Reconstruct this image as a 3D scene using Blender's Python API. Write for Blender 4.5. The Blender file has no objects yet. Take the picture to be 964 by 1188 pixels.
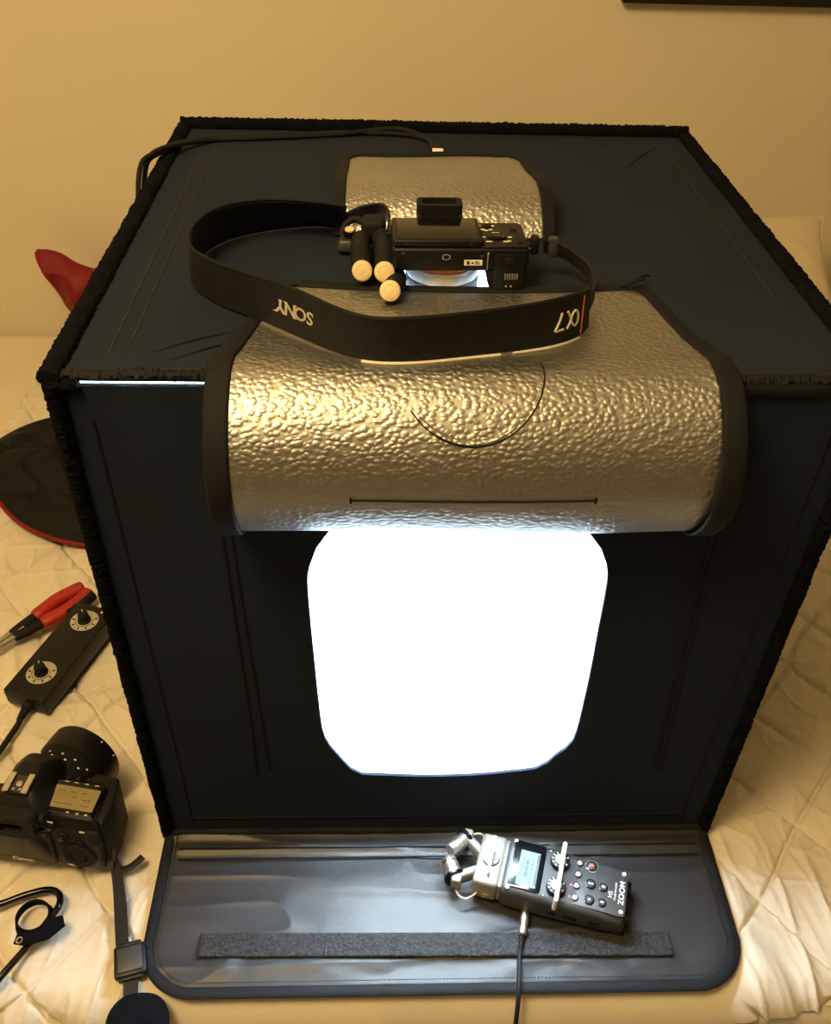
import bpy, bmesh, math, random
import numpy as np
from mathutils import Vector, Matrix

random.seed(7)
PI = math.pi
SC = bpy.context.scene
COL = SC.collection

# ------------------------------------------------------------------ camera
def make_camera():
    cd = bpy.data.cameras.new('camera')
    cd.sensor_fit = 'VERTICAL'; cd.sensor_height = 24.0
    cd.lens = 1063.76 * 24.0 / 1188.0
    cd.clip_start = 0.01
    o = bpy.data.objects.new('camera', cd); COL.objects.link(o)
    p, ya, r = 0.6848, 0.0480, 0.0334
    f = Vector((math.sin(ya)*math.cos(p), math.cos(ya)*math.cos(p), -math.sin(p)))
    rt = Vector((math.cos(ya), -math.sin(ya), 0)); up = rt.cross(f)
    rr = math.cos(r)*rt + math.sin(r)*up; uu = -math.sin(r)*rt + math.cos(r)*up
    m = Matrix((rr, uu, -f)).transposed().to_4x4()
    m.translation = (-0.06546, -0.57246, 0.93215)
    o.matrix_world = m
    SC.camera = o
make_camera()

# ------------------------------------------------------------------ world, lamps, exposure
W = bpy.data.worlds.new('world'); SC.world = W; W.use_nodes = True
W.node_tree.nodes['Background'].inputs[0].default_value = (1.0, 0.8, 0.55, 1)
W.node_tree.nodes['Background'].inputs[1].default_value = 0.02

def lamp(name, kind, loc, power, color, size=0.1, rot=(0, 0, 0)):
    d = bpy.data.lights.new(name, kind); d.energy = power; d.color = color
    if kind == 'POINT': d.shadow_soft_size = size
    if kind == 'AREA': d.shape = 'RECTANGLE'; d.size = size[0]; d.size_y = size[1]
    o = bpy.data.objects.new(name, d); COL.objects.link(o)
    o.location = loc; o.rotation_euler = rot
    return o
lamp('room_lamp', 'POINT', (-0.58, -0.44, 1.74), 74.0, (1.0, 0.68, 0.29), 0.26)
LED_STRENGTH = 230.0
SC.view_settings.view_transform = 'Standard'
SC.view_settings.look = 'None'
SC.view_settings.exposure = 0.0
SC.view_settings.gamma = 1.0
SC.view_settings.use_curve_mapping = False

# ------------------------------------------------------------------ materials
def mat(name, col, rough=0.5, metal=0.0, bump=None, var=None, spec=0.5, emit=None, sheen=0.0, coat=0.0):
    """bump = (kind, scale, strength, distance); var = (scale, amount): a slight procedural change of colour"""
    m = bpy.data.materials.new(name); m.use_nodes = True
    nt = m.node_tree; b = nt.nodes['Principled BSDF']
    b.inputs['Base Color'].default_value = (*col, 1)
    b.inputs['Roughness'].default_value = rough
    b.inputs['Metallic'].default_value = metal
    b.inputs['Specular IOR Level'].default_value = spec
    if sheen: b.inputs['Sheen Weight'].default_value = sheen
    if coat: b.inputs['Coat Weight'].default_value = coat; b.inputs['Coat Roughness'].default_value = 0.1
    if emit:
        b.inputs['Emission Color'].default_value = (*emit[0], 1); b.inputs['Emission Strength'].default_value = emit[1]
    tc = nt.nodes.new('ShaderNodeTexCoord')
    if var is None: var = (30.0, 0.12)
    n = nt.nodes.new('ShaderNodeTexNoise'); n.inputs['Scale'].default_value = var[0]; n.inputs['Detail'].default_value = 4
    nt.links.new(tc.outputs['Object'], n.inputs['Vector'])
    r = nt.nodes.new('ShaderNodeValToRGB')
    r.color_ramp.elements[0].position = 0.3; r.color_ramp.elements[1].position = 0.7
    r.color_ramp.elements[0].color = (*[c*(1-var[1]) for c in col], 1)
    r.color_ramp.elements[1].color = (*[min(1, c*(1+var[1])) for c in col], 1)
    nt.links.new(n.outputs['Fac'], r.inputs['Fac']); nt.links.new(r.outputs['Color'], b.inputs['Base Color'])
    if bump:
        kind, sc_, st, dist = bump
        bp = nt.nodes.new('ShaderNodeBump'); bp.inputs['Strength'].default_value = st; bp.inputs['Distance'].default_value = dist
        if kind == 'voronoi':
            t = nt.nodes.new('ShaderNodeTexVoronoi'); t.feature = 'SMOOTH_F1'; t.inputs['Scale'].default_value = sc_
            t.inputs['Smoothness'].default_value = 0.5; out = t.outputs['Distance']
        elif kind == 'wave':
            t = nt.nodes.new('ShaderNodeTexWave'); t.inputs['Scale'].default_value = sc_; t.bands_direction = 'DIAGONAL'; out = t.outputs['Fac']
        else:
            t = nt.nodes.new('ShaderNodeTexNoise'); t.inputs['Scale'].default_value = sc_; t.inputs['Detail'].default_value = 5; out = t.outputs['Fac']
        nt.links.new(tc.outputs['Object'], t.inputs['Vector'])
        nt.links.new(out, bp.inputs['Height']); nt.links.new(bp.outputs['Normal'], b.inputs['Normal'])
    return m

M = dict(
    wall=mat('wall_paint', (0.72, 0.66, 0.53), 0.75, bump=('noise', 120, 0.08, 0.002), var=(2, 0.03)),
    ceil=mat('ceiling_paint', (0.8, 0.77, 0.7), 0.8),
    floor=mat('floor_wood', (0.38, 0.34, 0.29), 0.5, bump=('noise', 20, 0.1, 0.002)),
    quilt=mat('quilt_cotton', (0.66, 0.62, 0.54), 0.7, bump=('noise', 260, 0.12, 0.001), var=(6, 0.05), spec=0.35, sheen=0.1),
    sheet=mat('mattress_sheet', (0.70, 0.64, 0.52), 0.8, bump=('noise', 90, 0.1, 0.002), var=(5, 0.04)),
    pillow=mat('pillow_cotton', (0.68, 0.60, 0.46), 0.85, bump=('noise', 150, 0.15, 0.002), var=(8, 0.05)),
    fabric=mat('black_box_fabric', (0.0115, 0.0180, 0.034), 0.85, bump=('noise', 700, 0.2, 0.0006), var=(4, 0.18), spec=0.15),
    binding=mat('black_fuzzy_tape', (0.0045, 0.0055, 0.008), 0.95, bump=('noise', 500, 0.7, 0.002), var=(60, 0.3), spec=0.05),
    trim=mat('black_trim_cloth', (0.0075, 0.009, 0.012), 0.75, bump=('noise', 500, 0.25, 0.0008), spec=0.2),
    vinyl=mat('black_vinyl', (0.026, 0.028, 0.033), 0.44, bump=('noise', 22, 0.35, 0.006), var=(9, 0.12), spec=0.4),
    hook=mat('black_hook_tape', (0.022, 0.023, 0.027), 0.9, bump=('noise', 420, 1.0, 0.003), var=(260, 0.6)),
    thread=mat('grey_thread', (0.012, 0.012, 0.014), 0.7),
    silver=None,
    lining=mat('white_lining', (0.88, 0.9, 0.92), 0.8),
    led=mat('led_strip_light', (0.9, 0.95, 1.0), 0.5, emit=((0.72, 0.89, 1.0), LED_STRENGTH)),
    plastic=mat('black_plastic', (0.005, 0.0055, 0.007), 0.42, bump=('noise', 900, 0.15, 0.0004), var=(40, 0.1), spec=0.3),
    gloss=mat('glossy_black', (0.004, 0.004, 0.005), 0.14, spec=0.4),
    rubber=mat('black_rubber', (0.006, 0.0065, 0.008), 0.7, bump=('noise', 600, 0.35, 0.0008), spec=0.25),
    dark=mat('dark_hole', (0.003, 0.003, 0.003), 0.6),
    grey=mat('dark_grey_plastic', (0.03, 0.031, 0.034), 0.45, bump=('noise', 700, 0.1, 0.0004)),
    recbody=mat('recorder_soft_black', (0.035, 0.037, 0.042), 0.42, bump=('noise', 900, 0.1, 0.0003)),
    chrome=mat('bright_metal', (0.75, 0.74, 0.71), 0.22, 1.0),
    satin=mat('satin_metal', (0.62, 0.60, 0.55), 0.38, 1.0),
    alloy=mat('light_champagne_plastic', (0.30, 0.29, 0.26), 0.35, 0.4),
    gold=mat('gold_plating', (0.85, 0.6, 0.25), 0.25, 1.0),
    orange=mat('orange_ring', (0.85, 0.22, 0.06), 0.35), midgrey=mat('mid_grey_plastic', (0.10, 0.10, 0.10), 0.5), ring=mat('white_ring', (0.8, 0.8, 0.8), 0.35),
    white=mat('white_print', (0.85, 0.85, 0.83), 0.5),
    cream=mat('cream_print', (0.80, 0.74, 0.60), 0.5),
    dial=mat('silver_dial_plate', (0.42, 0.40, 0.34), 0.45, 0.2),
    foot=mat('pale_rubber', (0.72, 0.58, 0.36), 0.6, bump=('noise', 500, 0.1, 0.0005)),
    red=mat('red_grip', (0.34, 0.012, 0.008), 0.5),
    redcloth=mat('red_nylon', (0.20, 0.007, 0.012), 0.6, bump=('noise', 40, 0.3, 0.004), spec=0.3),
    blackcloth=mat('black_padded_nylon', (0.004, 0.0045, 0.006), 0.7, bump=('noise', 60, 0.3, 0.004), spec=0.25),
    steel=mat('tool_steel', (0.45, 0.42, 0.38), 0.4, 0.9),
    lcd=mat('green_lcd', (0.10, 0.17, 0.15), 0.35, spec=0.2, emit=((0.40, 0.72, 0.60), 0.30)),
    lcdink=mat('lcd_ink', (0.03, 0.05, 0.06), 0.5),
    dullink=mat('faded_ink', (0.09, 0.08, 0.045), 0.5), lcdtop=mat('amber_lcd', (0.24, 0.21, 0.11), 0.3),
    led_red=mat('red_led', (0.8, 0.05, 0.05), 0.4, emit=((1.0, 0.10, 0.08), 2.5)),
    weave=mat('woven_strap', (0.007, 0.0085, 0.011), 0.7, bump=('wave', 330, 0.45, 0.0008), spec=0.3),
    strapback=mat('strap_lining', (0.005, 0.007, 0.011), 0.9, bump=('noise', 400, 0.3, 0.0006)),
    rib=mat('ribbed_webbing', (0.008, 0.008, 0.009), 0.6, spec=0.3, bump=('noise', 300, 0.4, 0.0006)),
    frameblack=mat('frame_black', (0.006, 0.005, 0.005), 0.4),
    paper=mat('print_paper', (0.4, 0.38, 0.33), 0.6),
)

def silver_material():
    m = bpy.data.materials.new('silver_embossed_foil'); m.use_nodes = True
    nt = m.node_tree; b = nt.nodes['Principled BSDF']
    b.inputs['Base Color'].default_value = (0.43, 0.44, 0.445, 1)
    b.inputs['Metallic'].default_value = 1.0; b.inputs['Roughness'].default_value = 0.43
    tc = nt.nodes.new('ShaderNodeTexCoord')
    nz = nt.nodes.new('ShaderNodeTexNoise'); nz.inputs['Scale'].default_value = 60; nz.inputs['Detail'].default_value = 2
    mx = nt.nodes.new('ShaderNodeMix'); mx.data_type = 'RGBA'; mx.inputs[0].default_value = 0.004
    mp = nt.nodes.new('ShaderNodeMapping'); mp.inputs['Scale'].default_value = (0.85, 1.0, 1.15)
    vo = nt.nodes.new('ShaderNodeTexVoronoi'); vo.feature = 'SMOOTH_F1'; vo.inputs['Scale'].default_value = 250
    vo.inputs['Smoothness'].default_value = 0.22; vo.inputs['Randomness'].default_value = 0.95
    rp = nt.nodes.new('ShaderNodeMapRange'); rp.inputs['From Min'].default_value = 0.15; rp.inputs['From Max'].default_value = 0.75
    rp.inputs['To Min'].default_value = 1.0; rp.inputs['To Max'].default_value = 0.0; rp.interpolation_type = 'SMOOTHSTEP'
    bp = nt.nodes.new('ShaderNodeBump'); bp.inputs['Strength'].default_value = 0.48; bp.inputs['Distance'].default_value = 0.0010
    nt.links.new(tc.outputs['Object'], nz.inputs['Vector'])
    nt.links.new(tc.outputs['Object'], mx.inputs[6]); nt.links.new(nz.outputs['Color'], mx.inputs[7])
    nt.links.new(mx.outputs[2], mp.inputs['Vector']); nt.links.new(mp.outputs['Vector'], vo.inputs['Vector'])
    nt.links.new(vo.outputs['Distance'], rp.inputs['Value']); nt.links.new(rp.outputs['Result'], bp.inputs['Height'])
    nt.links.new(bp.outputs['Normal'], b.inputs['Normal'])
    return m
M['silver'] = silver_material()

# ------------------------------------------------------------------ object helpers
def link(name, me, m, parent=None, smooth=True):
    o = bpy.data.objects.new(name, me); COL.objects.link(o)
    if m is not None: me.materials.append(m)
    if smooth:
        me.polygons.foreach_set('use_smooth', [True]*len(me.polygons))
        try: me.set_sharp_from_angle(angle=math.radians(38))
        except Exception: pass
    if parent is not None: o.parent = parent
    return o
def obj(name, bm, m, parent=None, smooth=True):
    me = bpy.data.meshes.new(name)
    bmesh.ops.recalc_face_normals(bm, faces=bm.faces)
    bm.to_mesh(me); bm.free()
    return link(name, me, m, parent, smooth)
def pobj(name, verts, faces, m, parent=None, smooth=True):
    me = bpy.data.meshes.new(name); me.from_pydata([tuple(v) for v in verts], [], faces); me.update()
    return link(name, me, m, parent, smooth)
def tag(o, label, cat, group=None, kind=None):
    o['label'] = label; o['category'] = cat
    if group: o['group'] = group
    if kind: o['kind'] = kind
    return o
def thing(name, label, cat, loc=(0, 0, 0), rot=(0, 0, 0), scale=1.0, group=None):
    o = bpy.data.objects.new(name, None); COL.objects.link(o)
    o.empty_display_size = 0.02
    o.location = loc; o.rotation_euler = rot; o.scale = (scale,)*3
    return tag(o, label, cat, group)
def new(): return bmesh.new()
def merge(bm, sub, mtx=None):
    if mtx is not None: bmesh.ops.transform(sub, matrix=mtx, verts=sub.verts)
    me = bpy.data.meshes.new('tmp'); sub.to_mesh(me); sub.free(); bm.from_mesh(me); bpy.data.meshes.remove(me)
    return bm
def box(bm, lo, hi, bevel=0.0, seg=3, mtx=None):
    s = bmesh.new(); bmesh.ops.create_cube(s, size=1)
    for v in s.verts:
        v.co = Vector([(lo[i]+hi[i])/2 + v.co[i]*(hi[i]-lo[i]) for i in range(3)])
    if bevel > 0:
        bmesh.ops.bevel(s, geom=list(s.edges), offset=bevel, segments=seg, profile=0.5, affect='EDGES', clamp_overlap=True)
    return merge(bm, s, mtx)
def hull(bm, pts, bevel=0.0, seg=3, mtx=None):
    s = bmesh.new()
    for p in pts: s.verts.new(p)
    r = bmesh.ops.convex_hull(s, input=list(s.verts))
    bmesh.ops.dissolve_limit(s, angle_limit=0.02, verts=list(s.verts), edges=list(s.edges))
    if bevel > 0:
        bmesh.ops.bevel(s, geom=list(s.edges), offset=bevel, segments=seg, profile=0.5, affect='EDGES', clamp_overlap=True)
    return merge(bm, s, mtx)
def frame_of(axis):
    z = Vector(axis).normalized()
    a = Vector((0, 0, 1)) if abs(z.z) < 0.9 else Vector((1, 0, 0))
    x = a.cross(z).normalized(); y = z.cross(x)
    return x, y, z
def lathe(bm, prof, origin, axis, n=32, cap=True):
    """prof = [(radius, distance along axis)]"""
    x, y, z = frame_of(axis); o = Vector(origin); rings = []
    for r, h in prof:
        rings.append([bm.verts.new(o + z*h + (x*math.cos(2*PI*k/n) + y*math.sin(2*PI*k/n))*max(r, 1e-5)) for k in range(n)])
    for a, b in zip(rings, rings[1:]):
        for k in range(n): bm.faces.new((a[k], a[(k+1) % n], b[(k+1) % n], b[k]))
    if cap:
        bm.faces.new(rings[0][::-1]); bm.faces.new(rings[-1])
    return bm
def cyl(bm, p, q, r, n=20, r2=None):
    p, q = Vector(p), Vector(q); d = q-p
    return lathe(bm, [(r, 0), (r if r2 is None else r2, d.length)], p, d, n)
def knob_prof(r, h, e=0.15):
    e *= r
    return [(r, 0), (r, h-e), (r-e*0.3, h-e*0.3), (r-e, h)]
def ball(bm, c, r, seg=16, sc=(1, 1, 1)):
    s = bmesh.new(); bmesh.ops.create_uvsphere(s, u_segments=seg, v_segments=seg//2+2, radius=r)
    return merge(bm, s, Matrix.Translation(c) @ Matrix.Diagonal((*sc, 1)))
def spline(pts, n=8, closed=False):
    P = [Vector(p) for p in pts]; out = []; L = len(P)
    rng = range(L if closed else L-1)
    for i in rng:
        g = (lambda k: P[k % L]) if closed else (lambda k: P[min(max(k, 0), L-1)])
        p0, p1, p2, p3 = g(i-1), g(i), g(i+1), g(i+2)
        for k in range(n):
            t = k/n
            out.append(0.5*((2*p1) + (p2-p0)*t + (2*p0-5*p1+4*p2-p3)*t*t + (3*p1-p0-3*p2+p3)*t**3))
    if not closed: out.append(P[-1])
    return out
def tube(bm, path, r, n=10, flat=(1, 1), closed=False, up=None):
    """sweep an ellipse along a path (parallel transport); flat scales the side and up axes"""
    P = [Vector(p) for p in path]; L = len(P)
    tang = [((P[(i+1) % L] if closed else P[min(i+1, L-1)]) - (P[i-1] if closed or i else P[0])).normalized() for i in range(L)]
    rings = []
    x, y, _ = frame_of(tang[0])
    for i in range(L):
        t = tang[i]
        if up is not None:
            u = Vector(up); x = u.cross(t).normalized(); y = t.cross(x)
        else:
            x = (x - t*x.dot(t)).normalized(); y = t.cross(x)
        rad = r[i] if isinstance(r, (list, tuple)) else r
        rings.append([bm.verts.new(P[i] + x*(rad*flat[0]*math.cos(2*PI*k/n)) + y*(rad*flat[1]*math.sin(2*PI*k/n))) for k in range(n)])
    pairs = list(zip(rings, rings[1:])) + ([(rings[-1], rings[0])] if closed else [])
    for a, b in pairs:
        for k in range(n): bm.faces.new((a[k], a[(k+1) % n], b[(k+1) % n], b[k]))
    if not closed:
        bm.faces.new(rings[0][::-1]); bm.faces.new(rings[-1])
    return bm
def ribbon(bm, A, B, th):
    """a band of thickness th between two edge polylines of equal length"""
    A = [Vector(a) for a in A]; B = [Vector(b) for b in B]; L = len(A); r = []
    for i in range(L):
        t = A[min(i+1, L-1)] - A[max(i-1, 0)]
        nrm = t.cross(B[i]-A[i]).normalized()*th/2
        r.append([bm.verts.new(q) for q in (A[i]+nrm, B[i]+nrm, B[i]-nrm, A[i]-nrm)])
    for a, b in zip(r, r[1:]):
        for k in range(4): bm.faces.new((a[k], a[(k+1) % 4], b[(k+1) % 4], b[k]))
    bm.faces.new(r[0][::-1]); bm.faces.new(r[-1])
    return bm
def prism(bm, outline, z0, z1, bevel=0.0, seg=2, mtx=None):
    s = bmesh.new(); f = s.faces.new([s.verts.new((x, y, z0)) for x, y in outline])
    e = bmesh.ops.extrude_face_region(s, geom=[f])
    bmesh.ops.translate(s, verts=[v for v in e['geom'] if isinstance(v, bmesh.types.BMVert)], vec=(0, 0, z1-z0))
    if bevel:
        top = [ed for ed in s.edges if all(abs(v.co.z-z1) < 1e-6 for v in ed.verts)]
        bmesh.ops.bevel(s, geom=top, offset=bevel, segments=seg, profile=0.5, affect='EDGES', clamp_overlap=True)
    return merge(bm, s, mtx)
def rrect(cx, cy, w, h, r, n=6):
    o = []
    for sx, sy, a0 in ((1, 1, 0), (-1, 1, 90), (-1, -1, 180), (1, -1, 270)):
        for k in range(n+1):
            a = math.radians(a0 + 90*k/n)
            o.append((cx + sx*(w/2-r) + r*math.cos(a), cy + sy*(h/2-r) + r*math.sin(a)))
    return o
def text_mesh(body, size, depth=0.0003, shear=0.0, bold=0.0):
    """verts and faces of a short word, centred, in the xy plane"""
    c = bpy.data.curves.new('txt', 'FONT'); c.body = body; c.size = size; c.extrude = depth/2
    c.align_x = 'CENTER'; c.align_y = 'CENTER'; c.shear = shear; c.offset = bold; c.resolution_u = 3
    o = bpy.data.objects.new('txt', c); COL.objects.link(o)
    dg = bpy.context.evaluated_depsgraph_get(); dg.update()
    me = bpy.data.meshes.new_from_object(o.evaluated_get(dg))
    v = [Vector(x.co) for x in me.vertices]; f = [tuple(p.vertices) for p in me.polygons]
    bpy.data.objects.remove(o); bpy.data.curves.remove(c); bpy.data.meshes.remove(me)
    return v, f
def text_obj(name, body, size, m, parent, origin, right, up, sx=1.0, **k):
    v, f = text_mesh(body, size, **k)
    R, U = Vector(right).normalized(), Vector(up).normalized(); N = R.cross(U); O = Vector(origin)
    return pobj(name, [O + R*p.x*sx + U*p.y + N*(p.z+0.0002) for p in v], f, m, parent, False)

# value noise on numpy arrays
_rng = np.random.default_rng(11)
_lat = _rng.random((256, 256))
def vnoise(x, y):
    xi = np.floor(x).astype(int); yi = np.floor(y).astype(int); fx = x-xi; fy = y-yi
    fx = fx*fx*fx*(fx*(fx*6-15)+10); fy = fy*fy*fy*(fy*(fy*6-15)+10)
    g = lambda a, b: _lat[a & 255, b & 255]
    return (g(xi, yi)*(1-fx)+g(xi+1, yi)*fx)*(1-fy) + (g(xi, yi+1)*(1-fx)+g(xi+1, yi+1)*fx)*fy
def fbm(x, y, o=4):
    s = 0; a = 0.5; t = 0
    for k in range(o):
        s = s + a*vnoise(x*2**k+17.3*k, y*2**k+5.1*k); t += a; a *= 0.5
    return s/t
def n1(x, y): return float(vnoise(np.array([x]), np.array([y]))[0])
def ridge(x, y, p=6): return (1-np.abs(2*vnoise(x, y)-1))**p
def grid_obj(name, X, Y, Z, m, parent=None, thick=0.0):
    """a surface from arrays of shape (ny, nx); thick > 0 adds a back side"""
    ny, nx = X.shape
    co = np.stack([X, Y, Z], -1).reshape(-1, 3)
    idx = np.arange(ny*nx).reshape(ny, nx)
    q = np.stack([idx[:-1, :-1], idx[:-1, 1:], idx[1:, 1:], idx[1:, :-1]], -1).reshape(-1, 4)
    if thick:
        du = np.gradient(np.stack([X, Y, Z], -1), axis=1); dv = np.gradient(np.stack([X, Y, Z], -1), axis=0)
        nn = np.cross(du, dv); nn /= (np.linalg.norm(nn, axis=-1, keepdims=True)+1e-12)
        co2 = co - nn.reshape(-1, 3)*thick
        N = ny*nx
        loop = list(idx[0, :]) + list(idx[1:, -1]) + list(idx[-1, -2::-1]) + list(idx[-2:0:-1, 0])
        a = np.array(loop); b = np.roll(a, -1)
        side = np.stack([b, a, a+N, b+N], -1)
        q = np.concatenate([q, q[:, ::-1]+N, side]); co = np.concatenate([co, co2])
    me = bpy.data.meshes.new(name)
    me.vertices.add(len(co)); me.vertices.foreach_set('co', co.astype(np.float32).ravel())
    me.loops.add(q.size); me.loops.foreach_set('vertex_index', q.astype(np.int32).ravel())
    me.polygons.add(len(q)); me.polygons.foreach_set('loop_start', np.arange(0, q.size, 4, dtype=np.int32))
    me.polygons.foreach_set('loop_total', np.full(len(q), 4, dtype=np.int32))
    me.update(); me.validate()
    o = bpy.data.objects.new(name, me); COL.objects.link(o); me.materials.append(m)
    me.polygons.foreach_set('use_smooth', np.ones(len(q), dtype=bool))
    if parent is not None: o.parent = parent
    return o

# ------------------------------------------------------------------ the room
WY = 1.21
def struct(name, lo, hi, m, label, cat):
    o = obj(name, box(new(), lo, hi), m, None, False); o['kind'] = 'structure'; o['label'] = label; o['category'] = cat
    return o
struct('wall_back', (-2.3, WY, -0.55), (2.3, WY+0.1, 1.95), M['wall'], 'plain warm cream wall behind the bed', 'wall')
struct('wall_left', (-2.4, -5.6, -0.55), (-2.3, WY+0.1, 1.95), M['wall'], 'plain cream wall left of the bed', 'wall')
struct('wall_right', (2.3, -5.6, -0.55), (2.4, WY+0.1, 1.95), M['wall'], 'plain cream wall right of the bed', 'wall')
struct('wall_front', (-2.3, -5.6, -0.55), (2.3, -5.5, 1.95), M['wall'], 'plain cream wall facing the foot of the bed', 'wall')
struct('ceiling', (-2.4, -5.6, 1.95), (2.4, WY+0.1, 2.05), M['ceil'], 'plain white ceiling over the bed', 'ceiling')
struct('floor', (-2.4, -5.6, -0.65), (2.4, WY+0.1, -0.55), M['floor'], 'brown wooden floor under the bed', 'floor')

# ------------------------------------------------------------------ the bed
def build_bed():
    t = thing('bed', 'large bed with a smooth cream fitted sheet against the wall', 'bed', (0, 0.5, -0.55))
    # mattress in a fitted sheet: rounded front edge
    b = new(); box(b, (-1.25, -0.695, 0.25), (1.25, 0.705, 0.532), 0.05, 5); obj('mattress', b, M['sheet'], t)
    b = new(); box(b, (-1.27, -0.69, 0.08), (1.27, 0.705, 0.25), 0.01); obj('bed_base', b, M['grey'], t)
    for sx in (-1.2, 1.2):
        for sy in (-0.62, 0.62):
            b = new(); box(b, (sx-0.03, sy-0.03, 0), (sx+0.03, sy+0.03, 0.08), 0.005); obj('leg', b, M['grey'], t)
build_bed()

def build_quilt():
    x0, x1, y1 = -0.735, 1.05, 1.10
    nx = 950
    xs = np.linspace(x0, x1, nx)
    # arc length s runs from the back to the front and down over the mattress edge
    ytop = -0.150; rad = 0.052
    ss = np.concatenate([np.linspace(0, 0.75, 230)[:-1], np.linspace(0.75, (y1-ytop)+0.105, 330)])
    S, X = np.meshgrid(ss, xs, indexing='ij')
    hem = 0.080 - 0.030*np.clip((X-0.15)/0.25, 0, 1) + 0.004*(vnoise(X*9, X*0+3)-0.5)
    top = y1-ytop
    S = np.where(S > top, top + (S-top)/0.105*hem, S)
    Yb = y1 - S
    # stitched diamonds with puffed cells
    wx = X + 0.02*(fbm(X*7, Yb*7, 2)-0.5); wy = Yb + 0.02*(fbm(X*7+40, Yb*7+9, 2)-0.5)
    sp = 0.125
    a = (wx*0.90+wy*0.75)/sp; c = (wx*0.90-wy*0.75)/sp
    d = np.minimum(np.abs(a-np.round(a)), np.abs(c-np.round(c)))*sp
    H = -0.0055*np.exp(-(d/0.0030)**2) + 0.0065*(1-np.exp(-d/0.028)) - 0.0085
    front = np.clip((0.02-Yb)/0.12, 0, 1)
    # creases fanning from the stitches, soft swells, gathers along the front edge
    near = np.exp(-d/0.03); calm = 1-0.75*front
    H += calm*0.0042*near*(ridge(X*30+fbm(X*9, Yb*9, 2)*6, Yb*24, 5)-0.3)
    H += calm*0.0016*(ridge(X*42+5*fbm(X*10, Yb*10, 2), Yb*46+5*fbm(X*10+7, Yb*10, 2), 7)-0.2)
    H += calm*0.0036*(ridge(X*11+3*fbm(X*4, Yb*4, 2), Yb*13+2*fbm(X*5+9, Yb*5, 2), 11)-0.1)
    H += 0.0050*(fbm(X*5+3, Yb*5+1, 3)-0.5)
    # gathers that run from the box down over the front edge, fanning slightly
    fan = X*(1+0.25*(Yb+0.1)) + 0.12*np.sign(X)*(Yb+0.1)
    H += front*0.0080*(ridge(fan*24+1.2*fbm(X*6, Yb*5, 2), Yb*1.8, 4)-0.25)
    H += front*0.0040*(ridge(fan*55+1.5*fbm(X*9, Yb*6, 2), Yb*4.5, 3)-0.3)
    H += front*0.0025*(ridge(fan*95+1.5*fbm(X*9+4, Yb*6, 2), Yb*9, 2)-0.4)
    left = np.clip((-0.30-X)/0.1, 0, 1)*np.clip((0.5-Yb)/0.2, 0, 1)*calm
    H += left*0.0060*(ridge(X*14+2*fbm(X*6, Yb*5, 2)+Yb*8, Yb*6-X*5, 4)-0.3)
    H = np.minimum(H, 0.003)
    # flat where the box and its flap press it down
    bx = np.clip((0.315-np.abs(X))/0.02, 0, 1)*np.clip((0.60-Yb)/0.02, 0, 1)
    H = H*(1-bx) + bx*(-0.0035)
    # the back left corner is ruffled
    cor = np.exp(-((X-x0)/0.05)**2)+np.exp(-((Yb-y1)/0.04)**2)
    H += np.clip(cor, 0, 1)*0.006*(ridge(X*30+Yb*17, Yb*26, 2)-0.4)
    u = np.clip((S-top)/rad, 0, None)
    Yp = np.where(S > top, ytop - (rad+H)*np.sin(u), Yb)
    Zp = np.where(S > top, -rad + (rad+H)*np.cos(u), H)
    o = grid_obj('quilted_bedspread', X[::-1], Yp[::-1], Zp[::-1], M['quilt'], None, 0.004)
    tag(o, 'creased cream quilted bedspread covering the bed under the black box', 'bedspread')
build_quilt()

def build_pillow():
    t = thing('pillow', 'cream pillow leaning against the wall behind the right of the box', 'pillow', (0.500, 0.690, 0.055), (math.radians(-57), 0, 0))
    n = 60
    U, V = np.meshgrid(np.linspace(-1, 1, n), np.linspace(-1, 1, n))
    w, h = 0.250, 0.225
    # pincushion outline with pulled-out corners
    kx = 1 - 0.060*(1-V**6); ky = 1 - 0.02*(1-U*U)
    X = U*w*kx; Z = 0.222 + V*h*ky
    prof = np.clip((1-U**2)*(1-V**2), 0, 1)**0.42
    D = 0.060*prof + 0.006*(fbm(U*3+5, V*3, 3)-0.5)*np.clip(prof*3, 0, 1)
    D += 0.004*(ridge(U*4+V*2, V*3-U, 4))*np.clip(prof*2, 0, 1)
    D = D*np.clip(prof*20, 0, 1)
    grid_obj('cushion_front', X, -D-0.002, Z, M['pillow'], t)
    grid_obj('cushion_back', X, D*1.7, Z, M['pillow'], t)
    e = [(X[0, i], -0.001, Z[0, i]) for i in range(0, n, 3)] + [(X[i, -1], -0.001, Z[i, -1]) for i in range(0, n, 3)] \
        + [(X[-1, i], -0.001, Z[-1, i]) for i in range(n-1, 0, -3)] + [(X[i, 0], -0.001, Z[i, 0]) for i in range(n-1, 0, -3)]
    obj('piping', tube(new(), e, 0.0035, 8, closed=True), M['pillow'], t)
build_pillow()

# ------------------------------------------------------------------ picture frame on the wall
def build_frame():
    t = thing('picture_frame', 'black picture frame hanging on the wall above right', 'picture frame', (0.72, WY-0.002, 0.95))
    w, h, k = 0.375, 0.328, 0.03
    for nm, lo, hi in (('frame_rail', (-w, -0.022, -h), (w, 0, -h+k)), ('frame_rail', (-w, -0.022, h-k), (w, 0, h)),
                       ('frame_stile', (-w, -0.022, -h+k), (-w+k, 0, h-k)), ('frame_stile', (w-k, -0.022, -h+k), (w, 0, h-k))):
        obj(nm, box(new(), lo, hi, 0.003), M['frameblack'], t)
    obj('picture', box(new(), (-w+k, -0.008, -h+k), (w-k, -0.002, h-k)), M['paper'], t)
build_frame()

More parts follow.
